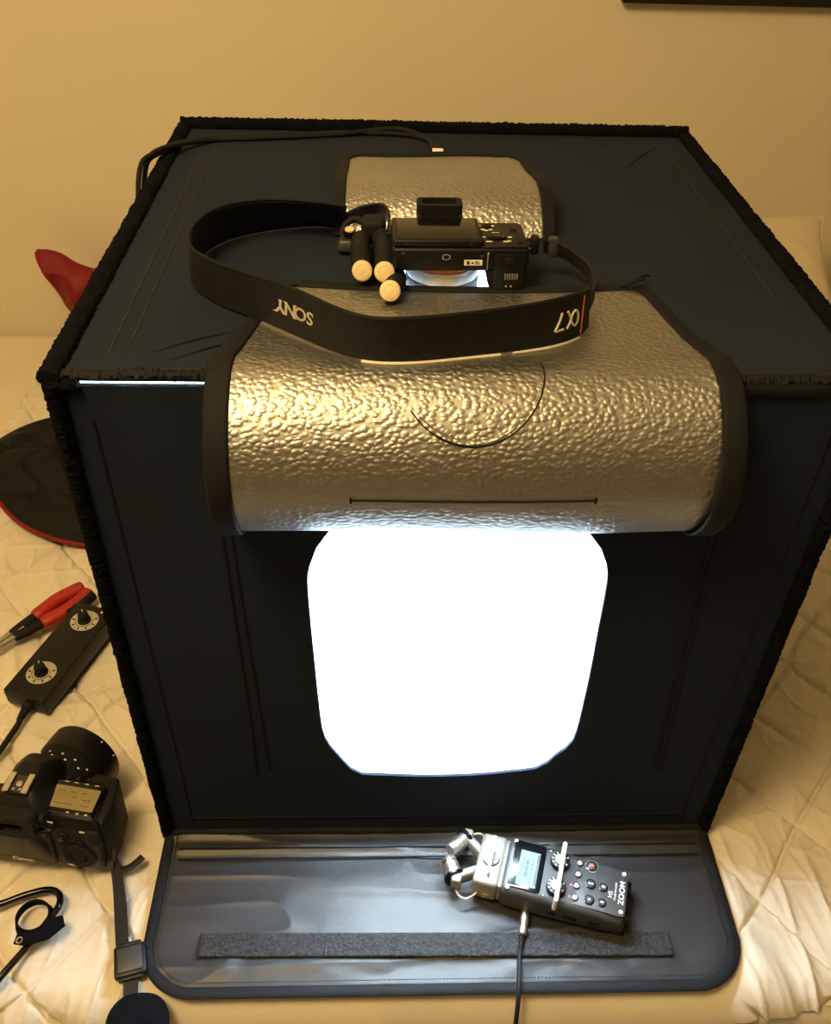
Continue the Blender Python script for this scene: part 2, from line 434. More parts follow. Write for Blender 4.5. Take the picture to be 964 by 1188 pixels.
# ------------------------------------------------------------------ the light box
BH, BD, BW = 0.587, 0.575, 0.30
def plate_with_hole(outer, hole, n=72):
    """quads between a rectangle outline and a closed hole outline, both star-shaped about the hole centre (2-D)"""
    cx = sum(p[0] for p in hole)/len(hole); cy = sum(p[1] for p in hole)/len(hole)
    def cast(poly, a):
        d = (math.cos(a), math.sin(a)); best = 1e9
        for (ax, ay), (bx, by) in zip(poly, poly[1:]+poly[:1]):
            ex, ey = bx-ax, by-ay; den = d[0]*ey-d[1]*ex
            if abs(den) < 1e-12: continue
            t = ((ax-cx)*ey-(ay-cy)*ex)/den; u = ((ax-cx)*d[1]-(ay-cy)*d[0])/den
            if t > 0 and -1e-6 <= u <= 1+1e-6: best = min(best, t)
        return (cx+d[0]*best, cy+d[1]*best)
    angs = sorted(set([2*PI*k/n for k in range(n)] + [math.atan2(y-cy, x-cx) % (2*PI) for x, y in outer]))
    return [cast(hole, a) for a in angs], [cast(outer, a) for a in angs]
def holed_panel(bm, outer, hole, f0, f1, n=72):
    """f0, f1 map a 2-D point to the front and the back side"""
    hi, ou = plate_with_hole(outer, hole, n); L = len(hi)
    A = [bm.verts.new(f0(p)) for p in hi]; B = [bm.verts.new(f0(p)) for p in ou]
    C = [bm.verts.new(f1(p)) for p in hi]; D = [bm.verts.new(f1(p)) for p in ou]
    for i in range(L):
        j = (i+1) % L
        bm.faces.new((A[i], A[j], B[j], B[i])); bm.faces.new((C[i], D[i], D[j], C[j]))
        bm.faces.new((A[i], C[i], C[j], A[j])); bm.faces.new((B[i], B[j], D[j], D[i]))
    return bm
def fuzzy_bar(bm, p, q, w, h, amp, n=90, seed=0):
    """a worn fabric strip along an edge: a rounded bar with an uneven outline"""
    P = [Vector(p).lerp(Vector(q), i/n) for i in range(n+1)]
    tube(bm, P, 1.0, 10, flat=(w, h), up=(0, 0, 1) if abs((Vector(q)-Vector(p)).normalized().z) < 0.9 else (0, 1, 0))
    for v in bm.verts:
        k = amp*(n1(v.co.x*700+seed, v.co.y*700+v.co.z*810+seed*3)-0.5)*2*.6 + amp*.7*(n1(v.co.x*60+seed, v.co.y*60+v.co.z*60+seed*3)-0.5)
        c = v.co - Vector(p); d = (Vector(q)-Vector(p)).normalized(); rad = c - d*c.dot(d)
        if rad.length > 1e-6: v.co += rad.normalized()*k
    return bm

FRONT_HOLE = [(-0.060, 0.468), (-0.092, 0.458), (-0.1085, 0.443), (-0.1185, 0.427), (-0.1250, 0.408), (-0.1288, 0.382), (-0.1275, 0.30), (-0.1255, 0.225), (-0.1235, 0.180),
              (-0.1180, 0.158), (-0.1120, 0.146), (-0.1085, 0.139), (-0.0990, 0.1205), (-0.0920, 0.1120), (-0.0800, 0.1055), (-0.0650, 0.1060), (-0.03, 0.1030), (0.0, 0.1028),
              (0.04, 0.1048), (0.075, 0.1105), (0.0960, 0.1140), (0.1070, 0.1220), (0.1170, 0.1390), (0.1260, 0.1500), (0.1310, 0.1620), (0.1330, 0.19), (0.1335, 0.26), (0.1320, 0.33), (0.1308, 0.385),
              (0.1265, 0.408), (0.1180, 0.427), (0.1065, 0.442), (0.092, 0.455), (0.060, 0.467)]
TOP_HOLE = [(x-0.0105, y+0.1850) for x, y in rrect(0, 0, 0.084, 0.090, 0.03)]

def build_light_box():
    t = thing('photo_light_box', 'large black fabric photo light box glowing white inside, on the bed', 'light box')
    zt = BH-0.0070
    # front panel, cut out in the middle; its top stops just under the top panel
    fh = spline([(x, z, 0) for x, z in FRONT_HOLE], 3, True)
    fh = [(p.x, p.y) for p in fh]
    b = holed_panel(new(), [(-BW, 0.0), (BW, 0.0), (BW, zt), (-BW, zt)], fh, lambda p: (p[0], 0.0, p[1]), lambda p: (p[0], 0.003, p[1]))
    obj('front_panel', b, M['fabric'], t)
    b = holed_panel(new(), [(-BW+.006, 0.004), (BW-.006, 0.004), (BW-.006, zt), (-BW+.006, zt)], [(x*1.02, z) for x, z in fh], lambda p: (p[0], 0.0032, p[1]), lambda p: (p[0], 0.005, p[1]))
    obj('front_lining', b, M['lining'], t)
    b = holed_panel(new(), [(-BW, 0.0), (BW, 0.0), (BW, BD), (-BW, BD)], TOP_HOLE, lambda p: (p[0], p[1], BH), lambda p: (p[0], p[1], BH-0.003))
    obj('top_panel', b, M['fabric'], t)
    b = holed_panel(new(), [(-BW+.006, 0.006), (BW-.006, 0.006), (BW-.006, BD-.006), (-BW+.006, BD-.006)], [(x, y) for x, y in TOP_HOLE], lambda p: (p[0], p[1], BH-.0032), lambda p: (p[0], p[1], BH-0.0042))
    obj('top_lining', b, M['lining'], t)
    for s in (-1, 1):
        obj('side_panel', box(new(), (min(s*BW, s*(BW-.003)), 0.003, 0), (max(s*BW, s*(BW-.003)), BD, BH-.003)), M['fabric'], t)
        obj('side_lining', box(new(), (min(s*(BW-.0032), s*(BW-.005)), 0.006, 0.004), (max(s*(BW-.0032), s*(BW-.005)), BD-.004, BH-.005)), M['lining'], t)
    obj('back_panel', box(new(), (-BW+.003, BD-.003, 0), (BW-.003, BD, BH-.003)), M['fabric'], t)
    obj('bottom_panel', box(new(), (-BW+.003, 0.003, 0), (BW-.003, BD-.003, 0.003)), M['fabric'], t)
    # white sweep hung inside
    prof = [(0.008, 0.0045), (0.30, 0.0045), (0.44, 0.012), (0.52, 0.045), (0.555, 0.12), (0.565, 0.25), (0.567, 0.56)]
    pr = spline([(0, y, z) for y, z in prof], 6)
    X = np.array([[-0.29]*len(pr), [0.29]*len(pr)]); Y = np.array([[p.y for p in pr]]*2); Z = np.array([[p.z for p in pr]]*2)
    grid_obj('white_backdrop', X, Y, Z, M['lining'], t, 0.0006)
    # light strips under the top, one near the front and one near the back
    for y in (0.06, 0.34):
        r = obj('led_strip', box(new(), (-0.24, y, BH-0.016), (0.24, y+0.03, BH-0.010)), M['led'], t)
        obj('strip_holder', box(new(), (-0.25, y-0.004, BH-0.010), (0.25, y+0.034, BH-0.0045)), M['lining'], r)
    # worn tape along the edges
    zb = BH+0.001
    bars = [((-BW-.002, -0.004, zb), (-BW-.002, BD+.004, zb), .0085, .006), ((BW+.002, -0.004, zb), (BW+.002, BD+.004, zb), .0085, .006),
            ((-BW-.006, BD+.001, zb+.003), (BW+.006, BD+.001, zb+.003), .006, .0085),
            ((-BW-.001, -.001, 0.0), (-BW-.001, -.001, BH-.004), .007, .007), ((BW+.001, -.001, 0.0), (BW+.001, -.001, BH-.004), .007, .007),
            ((-BW, BD, 0.0), (-BW, BD, BH-.004), .006, .006), ((BW, BD, 0.0), (BW, BD, BH-.004), .006, .006)]
    for i, (p, q, w, h) in enumerate(bars):
        obj('edge_tape', fuzzy_bar(new(), p, q, w, h, .0018, 420, i*7), M['binding'], t)
    # front top edge: the left end of the tape is missing and light leaks out there
    obj('front_edge_tape', fuzzy_bar(new(), (-BW-.004, .004, BH+.0005), (BW+.004, .004, BH+.0005), .0055, .0030, .0030, 420, 3), M['trim'], t)
    obj('front_edge_tape', fuzzy_bar(new(), (-0.185, -.0012, BH-.0055), (BW, -.0012, BH-.0055), .003, .0055, .001, 120, 5), M['trim'], t)
    obj('front_edge_tape', fuzzy_bar(new(), (-BW-.003, -.0015, BH-.0065), (-BW+.018, -.0015, BH-.0065), .004, .006, .0015, 20, 6), M['binding'], t)
    obj('front_bottom_tape', fuzzy_bar(new(), (-BW, -.003, 0.006), (BW, -.003, 0.006), .004, .005, .0008, 90, 8), M['trim'], t)
    # stitched hems on the top
    for p, q in (((-.268, .03), (-.268, .545)), ((.268, .03), (.268, .545)), ((-.268, .545), (.268, .545)), ((-.255, .05), (-.255, .53)), ((-BW+.02, .012), (BW-.02, .012))):
        obj('hem_seam', box(new(), (min(p[0], q[0])-.0006, min(p[1], q[1])-.0006, BH), (max(p[0], q[0])+.0006, max(p[1], q[1])+.0006, BH+.0006)), M['thread'], t)
    # hems each side of the opening, slightly raised
    for pts in ([(-.1885, .440), (-.1865, .33), (-.183, .2), (-.181, .118)], [(-.196, .44), (-.195, .33), (-.194, .2), (-.195, .105)],
                [(.2095, .44), (.212, .33), (.218, .2), (.224, .115)], [(.216, .44), (.219, .33), (.225, .2), (.231, .11)]):
        P = spline([(x, -.0008, z) for x, z in pts], 6)
        obj('front_seam', tube(new(), P, .0016, 6, flat=(1, .6), up=(0, 1, 0)), M['trim'], t)
    obj('front_seam', tube(new(), [(-.272, -.0006, .02), (-.278, -.0006, .55)], .0014, 6, flat=(1, .6), up=(0, 1, 0)), M['trim'], t)
    obj('front_seam', tube(new(), [(.272, -.0006, .02), (.278, -.0006, .55)], .0014, 6, flat=(1, .6), up=(0, 1, 0)), M['trim'], t)
    obj('front_seam', tube(new(), [(-.27, -.0006, .03), (.27, -.0006, .03)], .0014, 6, flat=(1, .6), up=(0, 1, 0)), M['trim'], t)
    # pressed creases on the top cloth
    for p, q in (((-.236, .038), (-.176, .072)), ((-.222, .026), (-.165, .06)), ((.207, .46), (.255, .53))):
        P = spline([(p[0], p[1], BH), ((p[0]+q[0])/2, (p[1]+q[1])/2+.002, BH+.0009), (q[0], q[1], BH)], 6)
        obj('cloth_crease', tube(new(), P, .0013, 6, flat=(1, .7), up=(0, 0, 1)), M['fabric'], t)

    # ---------------- silver door flap, thrown up over the front edge
    prof = [(0.0, .472), (-.012, .4645), (-.0250, .4660), (-.0390, .4790), (-.0510, .4985), (-.0575, .5200), (-.0560, .5430), (-.0465, .5650), (-.0300, .5835), (-.0085, .5955), (.012, .5975),
            (.035, .5935), (.062, .5905), (.095, .5900), (.137, .5900)]
    pr = spline([(0, y, z) for y, z in prof], 9)
    L = len(pr); nu = 150
    cum = [0]
    for a, c in zip(pr, pr[1:]): cum.append(cum[-1]+(c-a).length)
    tot = cum[-1]
    def half(y, z, s):
        w = 0.1755
        if y > 0.012: w = 0.1755 - 0.0235*min(1, (y-.012)/.125)**1.25
        e = tot - s
        if e < 0.014: w -= 0.014 - math.sqrt(max(0, .014**2-(.014-e)**2))
        return w
    S = np.array(cum)
    def flap_arrays(u, off, extra_end=0.0):
        Xs, Ys, Zs = [], [], []
        for i, p in enumerate(pr):
            w = half(p.y, p.z, cum[i])
            a = pr[max(i-1, 0)]; c = pr[min(i+1, L-1)]; tg = (c-a).normalized(); nr = Vector((0, -tg.z, tg.y))
            x = 0.002 + u*w
            # gentle waves across the foil; the end of the flap is bowed
            wv = 0.0012*np.sin(x*21+cum[i]*9) + 0.0018*np.sin(x*9+1+cum[i]*17)
            k = min(1, cum[i]/.04)*min(1, max(0.0, (.05-p.y)/.04)) if p.y > -.01 else min(1, cum[i]/.04)
            sw = np.clip((p.y-.09)/.05, 0, 1)
            Xs.append(x); Ys.append(p.y + nr.y*(wv*k+off) + sw*0.45*x*x); Zs.append(p.z + nr.z*(wv*k+off))
        return np.array(Xs), np.array(Ys), np.array(Zs)
    u = np.linspace(-1, 1, nu)
    fl = grid_obj('silver_flap', *flap_arrays(u, 0.0), M['silver'], t, 0.0008)
    fl['label'] = 'silver embossed door flap folded up over the front edge'
    # black cloth border on three sides
    for s in (-1, 1):
        def edge(a, off):
            Xs, Ys, Zs = flap_arrays(np.array([0.0]), off)
            Xo, Yo, Zo = [], [], []
            for i, p in enumerate(pr):
                w = half(p.y, p.z, cum[i]); x = 0.002 + s*(w-.002 + a*(.018 if p.y < 0.02 else .018-.006*min(1, (p.y-.02)/.06)))
                sw = min(1, max(0, (p.y-.09)/.05))
                Xo.append(x); Yo.append(Ys[i, 0] + sw*.45*(x*x)); Zo.append(Zs[i, 0])
            return np.array(Xo), np.array(Yo), np.array(Zo)
        cols = [edge(a, o) for a, o in ((0, .0009), (.12, .0017), (.5, .0010), (.9, .0014), (1.0, .0002))]
        X = np.stack([c[0] for c in cols], 1); Y = np.stack([c[1] for c in cols], 1); Z = np.stack([c[2] for c in cols], 1)
        if s < 0: X, Y, Z = X[:, ::-1], Y[:, ::-1], Z[:, ::-1]
        grid_obj('flap_border', X, Y, Z, M['trim'], fl, 0.0016)
    Xe, Ye, Ze = flap_arrays(np.linspace(-.985, .985, 60), 0.0)
    P = [(Xe[-1, i], Ye[-1, i]+.004, Ze[-1, i]+.0006) for i in range(60)]
    obj('flap_border', tube(new(), P, .0052, 8, flat=(1, .28), up=(0, 0, 1)), M['trim'], fl)
    # loose corner of the border at the right
    e = Vector(P[-1])
    obj('border_thread', tube(new(), spline([e, e+Vector((.010, .004, .003)), e+Vector((.020, .010, .006)), e+Vector((.027, .013, .005))], 5), [.0020]*8+[.0012]*8, 6), M['trim'], fl)
    obj('border_thread', tube(new(), spline([e+Vector((0, -.002, .001)), e+Vector((.012, .001, .005)), e+Vector((.021, .004, .006))], 5), .0013, 6), M['trim'], fl)
    # seams pressed into the foil: a round camera window and a straight closing line
    def on_flap(x, s, off=.0004):
        i = int(np.searchsorted(S, s)); i = min(max(i, 1), L-1)
        f = (s-cum[i-1])/(cum[i]-cum[i-1]); p = pr[i-1].lerp(pr[i], f); tg = (pr[i]-pr[i-1]).normalized(); nr = Vector((0, -tg.z, tg.y))
        wv = 0.0012*math.sin(x*21+s*9) + 0.0018*math.sin(x*9+1+s*17)
        k = min(1, s/.04)*min(1, max(0.0, (.05-p.y)/.04)) if p.y > -.01 else min(1, s/.04)
        return Vector((x, p.y+nr.y*(wv*k+off), p.z+nr.z*(wv*k+off)))
    s_edge = next(cum[i] for i, p in enumerate(pr) if p.y > .0)
    circ = [on_flap(-.002+.053*math.cos(a), s_edge-.002+.060*math.sin(a)) for a in np.linspace(PI*1.20, PI*2.06, 50)]
    obj('window_seam', tube(new(), circ, .0006, 6), M['trim'], fl)
    lip = [on_flap(-.002+.051*math.cos(a), s_edge-.002+.057*math.sin(a), .0005) for a in np.linspace(PI*1.20, PI*1.70, 30)]
    obj('window_lip', tube(new(), lip, [.0003+.0022*math.sin(PI*i/29) for i in range(30)], 8, flat=(1, .35)), M['silver'], fl)
    s_line = next(cum[i] for i, p in enumerate(pr) if p.z > .521 and p.y < -.03)
    obj('closing_seam', tube(new(), [on_flap(x, s_line) for x in np.linspace(-.088, .090, 40)], .0008, 6), M['trim'], fl)
    for s in (-1, 1):
        obj('seam_end', tube(new(), [on_flap(s*.0885+.001, s_line-.0025), on_flap(s*.0885+.001, s_line+.0025)], .0010, 6), M['trim'], fl)

    # ---------------- silver hatch on the top, turned back
    prof = [(.255, .588), (.262, .598), (.282, .612), (.312, .6185), (.350, .613), (.400, .601), (.445, .594), (.472, .592)]
    hp = spline([(0, y, z) for y, z in prof], 7); n = len(hp); nu2 = 70
    X = np.zeros((n, nu2)); Y = X.copy(); Z = X.copy()
    def hw(i):
        w = .0945; e = (n-1-i)/(n-1)
        if e < .12: w -= .012*(1-e/.12)**2
        return w
    for i, p in enumerate(hp):
        uu = np.linspace(-1, 1, nu2); w = hw(i)
        X[i] = -.0075 + uu*w; Y[i] = p.y; Z[i] = p.z + .0015*np.sin(uu*3+i*.1)*min(1, i/12)*min(1, (n-i)/12)
        Y[i] += .004*np.sin(uu*2.5+.4)*(i/n)
    ht = grid_obj('silver_hatch', X, Y, Z, M['silver'], t, 0.0008)
    ht['label'] = 'small silver hatch turned back on top of the box'
    for s in (-1, 1):
        A = [(-.0075+s*(hw(i)-.001), hp[i].y+.004*math.sin(s*2.5+.4)*(i/n), hp[i].z+.0012) for i in range(n)]
        B = [(-.0075+s*(hw(i)+.0095), hp[i].y+.001, hp[i].z+.0004) for i in range(n)]
        obj('hatch_border', ribbon(new(), A, B, .0018), M['trim'], ht)
    P = [(X[-1, i], Y[-1, i]+.004, Z[-1, i]+.001) for i in range(0, nu2, 2)]
    obj('hatch_border', tube(new(), P, .0055, 8, flat=(1, .35), up=(0, 0, 1)), M['trim'], ht)

    # ---------------- lower door flap lying on the bed
    ny, nx = 110, 240
    yy = -np.concatenate([np.linspace(.004, .125, 70), .125+.05*np.sin(np.linspace(0, PI/2, 41)[1:])])
    wv = np.where(yy < -.125, .298-.05+.05*np.sqrt(np.clip(1-((-.125-yy)/.05)**2, 0.0, 1)), .298)
    Y, U = np.meshgrid(yy, np.linspace(-1, 1, nx), indexing='ij')
    X = U*wv[:, None]
    edge = np.minimum(np.abs(np.abs(X)-wv[:, None]), np.abs(Y+.175))
    inner = np.clip(edge/.02, 0, 1)
    Z = .0035 + .0022*inner*(fbm(X*7+2, Y*12, 3)-.35)*2 + .0022*inner*(ridge(X*9+2*fbm(X*5, Y*8, 2), Y*30+3, 4)-.2)
    Z += .0035*np.exp(-((Y+.022)/.006)**2)*inner + .004*np.clip((Y+.018)/.018, 0, 1)
    wr = np.exp(-((Y+.152)/.010)**2)
    Z += wr*.0026*(vnoise(X*45, Y*60)-.4)
    low = grid_obj('lower_flap', X[:, ::-1], Y[:, ::-1], Z[:, ::-1], M['vinyl'], t, .0022)
    low['label'] = 'shiny black lower flap folded out on the bed'
    rim = [(-.298, -.006), (-.298, -.06), (-.298, -.125)] + [(-.248-.05*math.cos(a), -.125-.05*math.sin(a)) for a in np.linspace(.15, PI/2, 9)] \
        + [(x, -.175) for x in np.linspace(-.2, .2, 12)] + [(.248+.05*math.sin(a), -.125-.05*math.cos(a)) for a in np.linspace(0, PI/2-.15, 9)] + [(.298, -.125), (.298, -.06), (.298, -.006)]
    rp = spline([(x, y, .0045) for x, y in rim], 4)
    obj('rim_binding', tube(new(), rp, .0058, 10, flat=(1.0, .36), up=(0, 0, 1)), M['trim'], low)
    st = new(); cumr = 0; last = rp[0]
    inn = []
    for i, p in enumerate(rp):
        tg = (rp[min(i+1, len(rp)-1)]-rp[max(i-1, 0)]).normalized(); nr = Vector((-tg.y, tg.x, 0)); inn.append(p+nr*.0088)
    d = 0.0; k = 0
    for a, c in zip(inn, inn[1:]):
        seg = (c-a).length; pos = 0
        while d + (seg-pos) >= .0036:
            pos += .0036-d; d = 0
            q = a.lerp(c, pos/seg); tg = (c-a).normalized()
            zz = .0062+.001
            cyl(st, (q.x-tg.x*.0011, q.y-tg.y*.0011, zz), (q.x+tg.x*.0011, q.y+tg.y*.0011, zz), .0006, 5)
        d += seg-pos
    so = obj('stitching', st, M['thread'], low); so['kind'] = 'stuff'
    nn = 200
    xs = np.linspace(-.247, .2305, nn); vs = np.linspace(0, 1, 14)
    Xv, V = np.meshgrid(xs, vs, indexing='xy')
    Yv = -.1180-.0055*(Xv+.247)/.4775 - V*.0235
    Zv = .0082 + .0008*_rng.random(Xv.shape)
    Zv += .0012*(fbm(Xv*6, Yv*6, 2)-.5)
    grid_obj('hook_tape', Xv, Yv, Zv, M['hook'], low, -.003)
    for y in (-.024, -.036):
        obj('flap_seam', tube(new(), [(-.285, y, .0085 if y > -.03 else .0072), (0, y, .0078), (.285, y, .0085 if y > -.03 else .0072)], .0010, 6), M['trim'], low)
build_light_box()

# ------------------------------------------------------------------ power lead along the back of the top
def build_power_cable():
    t = thing('power_cable', 'thin black twin power lead along the back of the light box top', 'cable', (-0.0031, 0.5004, BH))
    o = Vector(t.location)
    A = [(-.318, .30, .36), (-.3175, .37, .52), (-.3165, .415, .590), (-.306, .448, .599), (-.292, .488, .5965), (-.259, .527, .5905), (-.19, .540, .5905), (-.111, .556, .5905), (-.040, .553, .5905), (-.0145, .535, .5905), (-.005, .508, .5905)]
    B = [(-.324, .30, .36), (-.3225, .365, .52), (-.3195, .40, .592), (-.311, .432, .602), (-.297, .470, .599), (-.262, .520, .5905), (-.20, .532, .5905), (-.12, .549, .5905), (-.05, .561, .5945), (-.016, .541, .5905), (-.0075, .506, .5905)]
    for P in (A, B):
        obj('wire', tube(new(), [p-o for p in spline(P, 8)], .0028, 8), M['rubber'], t)
    b = new(); box(b, (-.0085, -.007, .001), (.0045, .010, .008), .0015); obj('plug', b, M['rubber'], t)
    b = new(); box(b, (-.006, -.015, .0015), (.0065, -.007, .0075), .001); obj('plug_tip', b, M['white'], t)['label'] = 'small white plug tip'
build_power_cable()

# ------------------------------------------------------------------ mirrorless camera on the top
def build_mirrorless():
    t = thing('mirrorless_camera', 'black mirrorless camera lying lens down on the light box top with its strap', 'camera', (0.0005, 0.1405, BH), (0, 0, math.radians(1.4)))
    b = new(); box(b, (-.0575, 0, .0225), (.0555, .072, .0500), .004); obj('body', b, M['plastic'], t)
    # pentaprism hump towards the far side
    b = new(); hull(b, [(-.034, .066, .024), (.008, .066, .024), (-.034, .066, .052), (.008, .066, .052), (-.028, .090, .026), (.001, .090, .026), (-.028, .088, .05), (.001, .088, .05)], .003); obj('viewfinder_hump', b, M['plastic'], t)
    b = new(); hull(b, [(.024, -.0012, .0006), (.052, -.0012, .0006), (.020, .001, .026), (.0555, .001, .026), (.026, .066, .003), (.050, .066, .003), (.020, .066, .026), (.0555, .066, .026)], .005, 4); obj('grip', b, M['rubber'], t)
    # battery door with ribs on the base of the grip
    b = new(); box(b, (.0265, -.0032, .003), (.0515, -.0008, .0455), .002, 2); d = obj('battery_door', b, M['plastic'], t)
    b = new(); box(b, (.0345, -.0044, .034), (.0430, -.0030, .0415), .001, 2); obj('door_latch', b, M['rubber'], d)
    for k in range(6):
        b = new(); box(b, (.0355+k*.0020, -.0042, .0165), (.0364+k*.0020, -.0030, .0225), .0003, 1); obj('door_rib', b, M['satin'], d)
    for x in (.0375, .0415):
        b = new(); ball(b, (x, -.0033, .0095), .0009, 8); obj('door_dot', b, M['satin'], d)
    b = new(); box(b, (.0203, -.0012, .026), (.0214, 0, .046), .0003, 1); obj('bright_edge', b, M['chrome'], t)
    # base plate details
    b = new(); lathe(b, [(.0036, 0), (.0036, .0008), (.0026, .0008), (.0024, -.002), (.0001, -.002)], (-.0135, -.0001, .0405), (0, -1, 0), 24, False); s = obj('tripod_socket', b, M['chrome'], t)
    b = new(); cyl(b, (-.0135, .001, .0405), (-.0135, -.0004, .0405), .0022, 16); obj('socket_hole', b, M['dark'], s)
    for i, (x0, x1) in enumerate(((-.022, -.017), (-.010, -.005))):
        for k in range(3):
            b = new(); box(b, (x0-.001*k, -.0006, .0415-k*.0042), (x1+.001*k, .0002, .0421-k*.0042)); obj('base_groove', b, M['dark'], t)
    for p in ((-.049, .0445), (.0160, .0415)):
        b = new(); lathe(b, knob_prof(.0016, .0008), (p[0], 0, p[1]), (0, -1, 0), 14); obj('screw', b, M['grey'], t)
    b = new(); box(b, (.0015, -.0005, .0305), (.0165, .0003, .0370), .0001, 1); st = obj('data_label', b, M['white'], t); st['label'] = 'small white label with dark marks'
    for x, w, z, h in ((.0035, .0025, .0318, .0040), (.0075, .0018, .0325, .0022), (.0105, .0040, .0322, .0012), (.0105, .0030, .0345, .0012)):
        b = new(); box(b, (x, -.0007, z), (x+w, -.0004, z+h)); obj('label_mark', b, M['grey'], st)
    # lens pointing down into the top opening, orange ring by the mount
    c = (-.0130, .0375, 0)
    b = new(); lathe(b, [(.0325, .0220), (.0325, .0195), (.0305, .0190)], c, (0, 0, 1), 64, False); obj('mount_plate', b, M['chrome'], t)
    b = new(); lathe(b, [(.0300, .0192), (.0306, .0188), (.0306, .0145), (.0300, .0140)], c, (0, 0, 1), 64, False); obj('orange_ring', b, M['orange'], t)['label'] = 'orange mount ring'
    b = new(); lathe(b, [(.0300, .0142), (.0316, .0136), (.0316, .0112), (.0308, .0106)], c, (0, 0, 1), 64, False); obj('white_ring', b, M['ring'], t)['label'] = 'white ring under the orange ring'
    b = new(); lathe(b, [(.0305, .0110), (.0312, .0104), (.0312, .0030), (.0305, .0028)], c, (0, 0, 1), 64, False); obj('lens_barrel', b, M['ring'], t)['label'] = 'lens barrel coloured white to look lit by the box'  # white base colour stands in for box light falling on the barrel
    b = new(); lathe(b, [(.0306, .0030), (.0316, .0026), (.0318, -.030), (.027, -.031), (.024, -.026), (.0001, -.024)], c, (0, 0, 1), 48, False); obj('focus_ring', b, M['rubber'], t)
    # screen
    b = new(); box(b, (-.0570, .0025, .0505), (.0165, .064, .0585), .0022, 3); sc = obj('screen', b, M['plastic'], t)
    b = new(); box(b, (-.0530, .0065, .0584), (.0130, .0600, .0589), .0008, 2); obj('screen_glass', b, M['gloss'], sc)
    for x in (-.045, .007):
        b = new(); lathe(b, knob_prof(.0012, .0006), (x, .0026, .0545), (0, -1, 0), 12); obj('screw', b, M['grey'], sc)
    # eyecup: a raised soft frame
    e = new(); holed_panel(e, rrect(-.0150, .0665, .0390, .0200, .005), rrect(-.0150, .0670, .0300, .0120, .003), lambda p: (p[0], p[1], .0535), lambda p: (p[0], p[1], .034), 64)
    ey = obj('eyecup', e, M['rubber'], t)
    b = new(); box(b, (-.032, .060, .044), (.002, .074, .0475)); obj('eyepiece_glass', b, M['gloss'], ey)
    for s in (-.0325, .0025):
        b = new(); box(b, (s-.002, .049, .0395), (s+.002, .060, .0455), .001); obj('eyecup_arm', b, M['rubber'], ey)
    # controls
    b = new(); box(b, (.0175, .002, .0498), (.0545, .062, .0520), .002); obj('control_plate', b, M['plastic'], t)
    b = new(); lathe(b, [(.0078, 0), (.0078, .002), (.0065, .0026), (.0040, .0016), (.0038, .0024), (.0001, .0026)], (.0300, .026, .0518), (0, 0, 1), 40, False); obj('control_wheel', b, M['gloss'], t)
    b = new(); lathe(b, knob_prof(.0036, .003), (.0240, .052, .0518), (0, 0, 1), 24); obj('joystick', b, M['rubber'], t)
    for x, y, w in ((.0300, .037, .006), (.0192, .026, .0026), (.0410, .026, .0035), (.0225, .0145, .005), (.0365, .0145, .0045), (.0395, .0160, .003), (.0175, .057, .003), (.0290, .056, .003), (.0200, .046, .0035), (.0265, .0455, .0035), (.0225, .0435, .003)):
        b = new(); box(b, (x-w/2, y-.0011, .0519), (x+w/2, y+.0011, .0524)); obj('button_mark', b, M['cream'], t)
    for x, y in ((.046, .045), (.048, .012)):
        b = new(); lathe(b, knob_prof(.0028, .0016), (x, y, .0518), (0, 0, 1), 20); obj('button', b, M['rubber'], t)
    # the body is thinner and lower than a plain scale would have it
    keep = {'mount_plate', 'orange_ring', 'white_ring', 'lens_barrel', 'focus_ring', 'eyecup', 'eyepiece_glass', 'eyecup_arm'}
    def slim(o):
        for c in o.children:
            if c.name.split('.')[0] in keep: continue
            for v in c.data.vertices:
                v.co.z = v.co.z*.867 if v.co.z < .0225 else .0195+(v.co.z-.0225)*.72
                if v.co.y > 0: v.co.y *= .80
            slim(c)
    slim(t)
    # strap lugs
    for x, y in ((.0570, .032), (-.0590, .052)):
        b = new(); s = 1 if x > 0 else -1
        tube(b, [(x+s*(.003+.004*math.sin(a)), y+.004*math.cos(a), .028) for a in np.linspace(0, 2*PI, 16, endpoint=False)], .0011, 8, closed=True); obj('strap_lug', b, M['chrome'], t)
        b = new(); box(b, (x-.002, y-.005, .023), (x+.002, y+.005, .033), .001); obj('lug_mount', b, M['plastic'], t)
    b = new(); box(b, (.0605, .026, .022), (.0680, .036, .038), .003, 3); obj('lug_pad', b, M['rubber'], t)

    # ---- neck strap standing on edge in a loop (world coordinates brought into the camera's frame)
    inv = (Matrix.Translation(t.location) @ Matrix.Rotation(math.radians(1.4), 4, 'Z')).inverted()
    lo = [(-.100, .262, .591), (-.124, .275, .5905), (-.152, .270, .5900), (-.180, .260, .5895), (-.207, .240, .5895), (-.2235, .210, .5895), (-.2285, .172, .5895), (-.2195, .1395, .5895), (-.1964, .1115, .5900), (-.1696, .0884, .5920), (-.1332, .0556, .5935),
          (-.0991, .0243, .5960), (-.0735, .0085, .5985), (-.0430, .0070, .5990), (-.0037, .0165, .5980), (.0359, .0285, .5965), (.0633, .0395, .5955), (.0840, .0545, .5945), (.0950, .0720, .5935), (.0975, .090, .594)]
    hi = [(-.098, .240, .622), (-.121, .236, .6265), (-.152, .240, .6275), (-.183, .236, .6275), (-.2085, .218, .6275), (-.2215, .190, .6270), (-.2240, .158, .6270), (-.2155, .128, .6280), (-.1915, .1025, .6280), (-.1670, .0835, .6290), (-.1300, .0535, .6310),
          (-.0965, .0195, .6330), (-.0720, .0020, .6350), (-.0430, .0010, .6360), (-.0037, .0110, .6350), (.0345, .0245, .6340), (.0610, .0375, .6330), (.0805, .0530, .6305), (.0920, .0720, .6240), (.0960, .092, .618)]
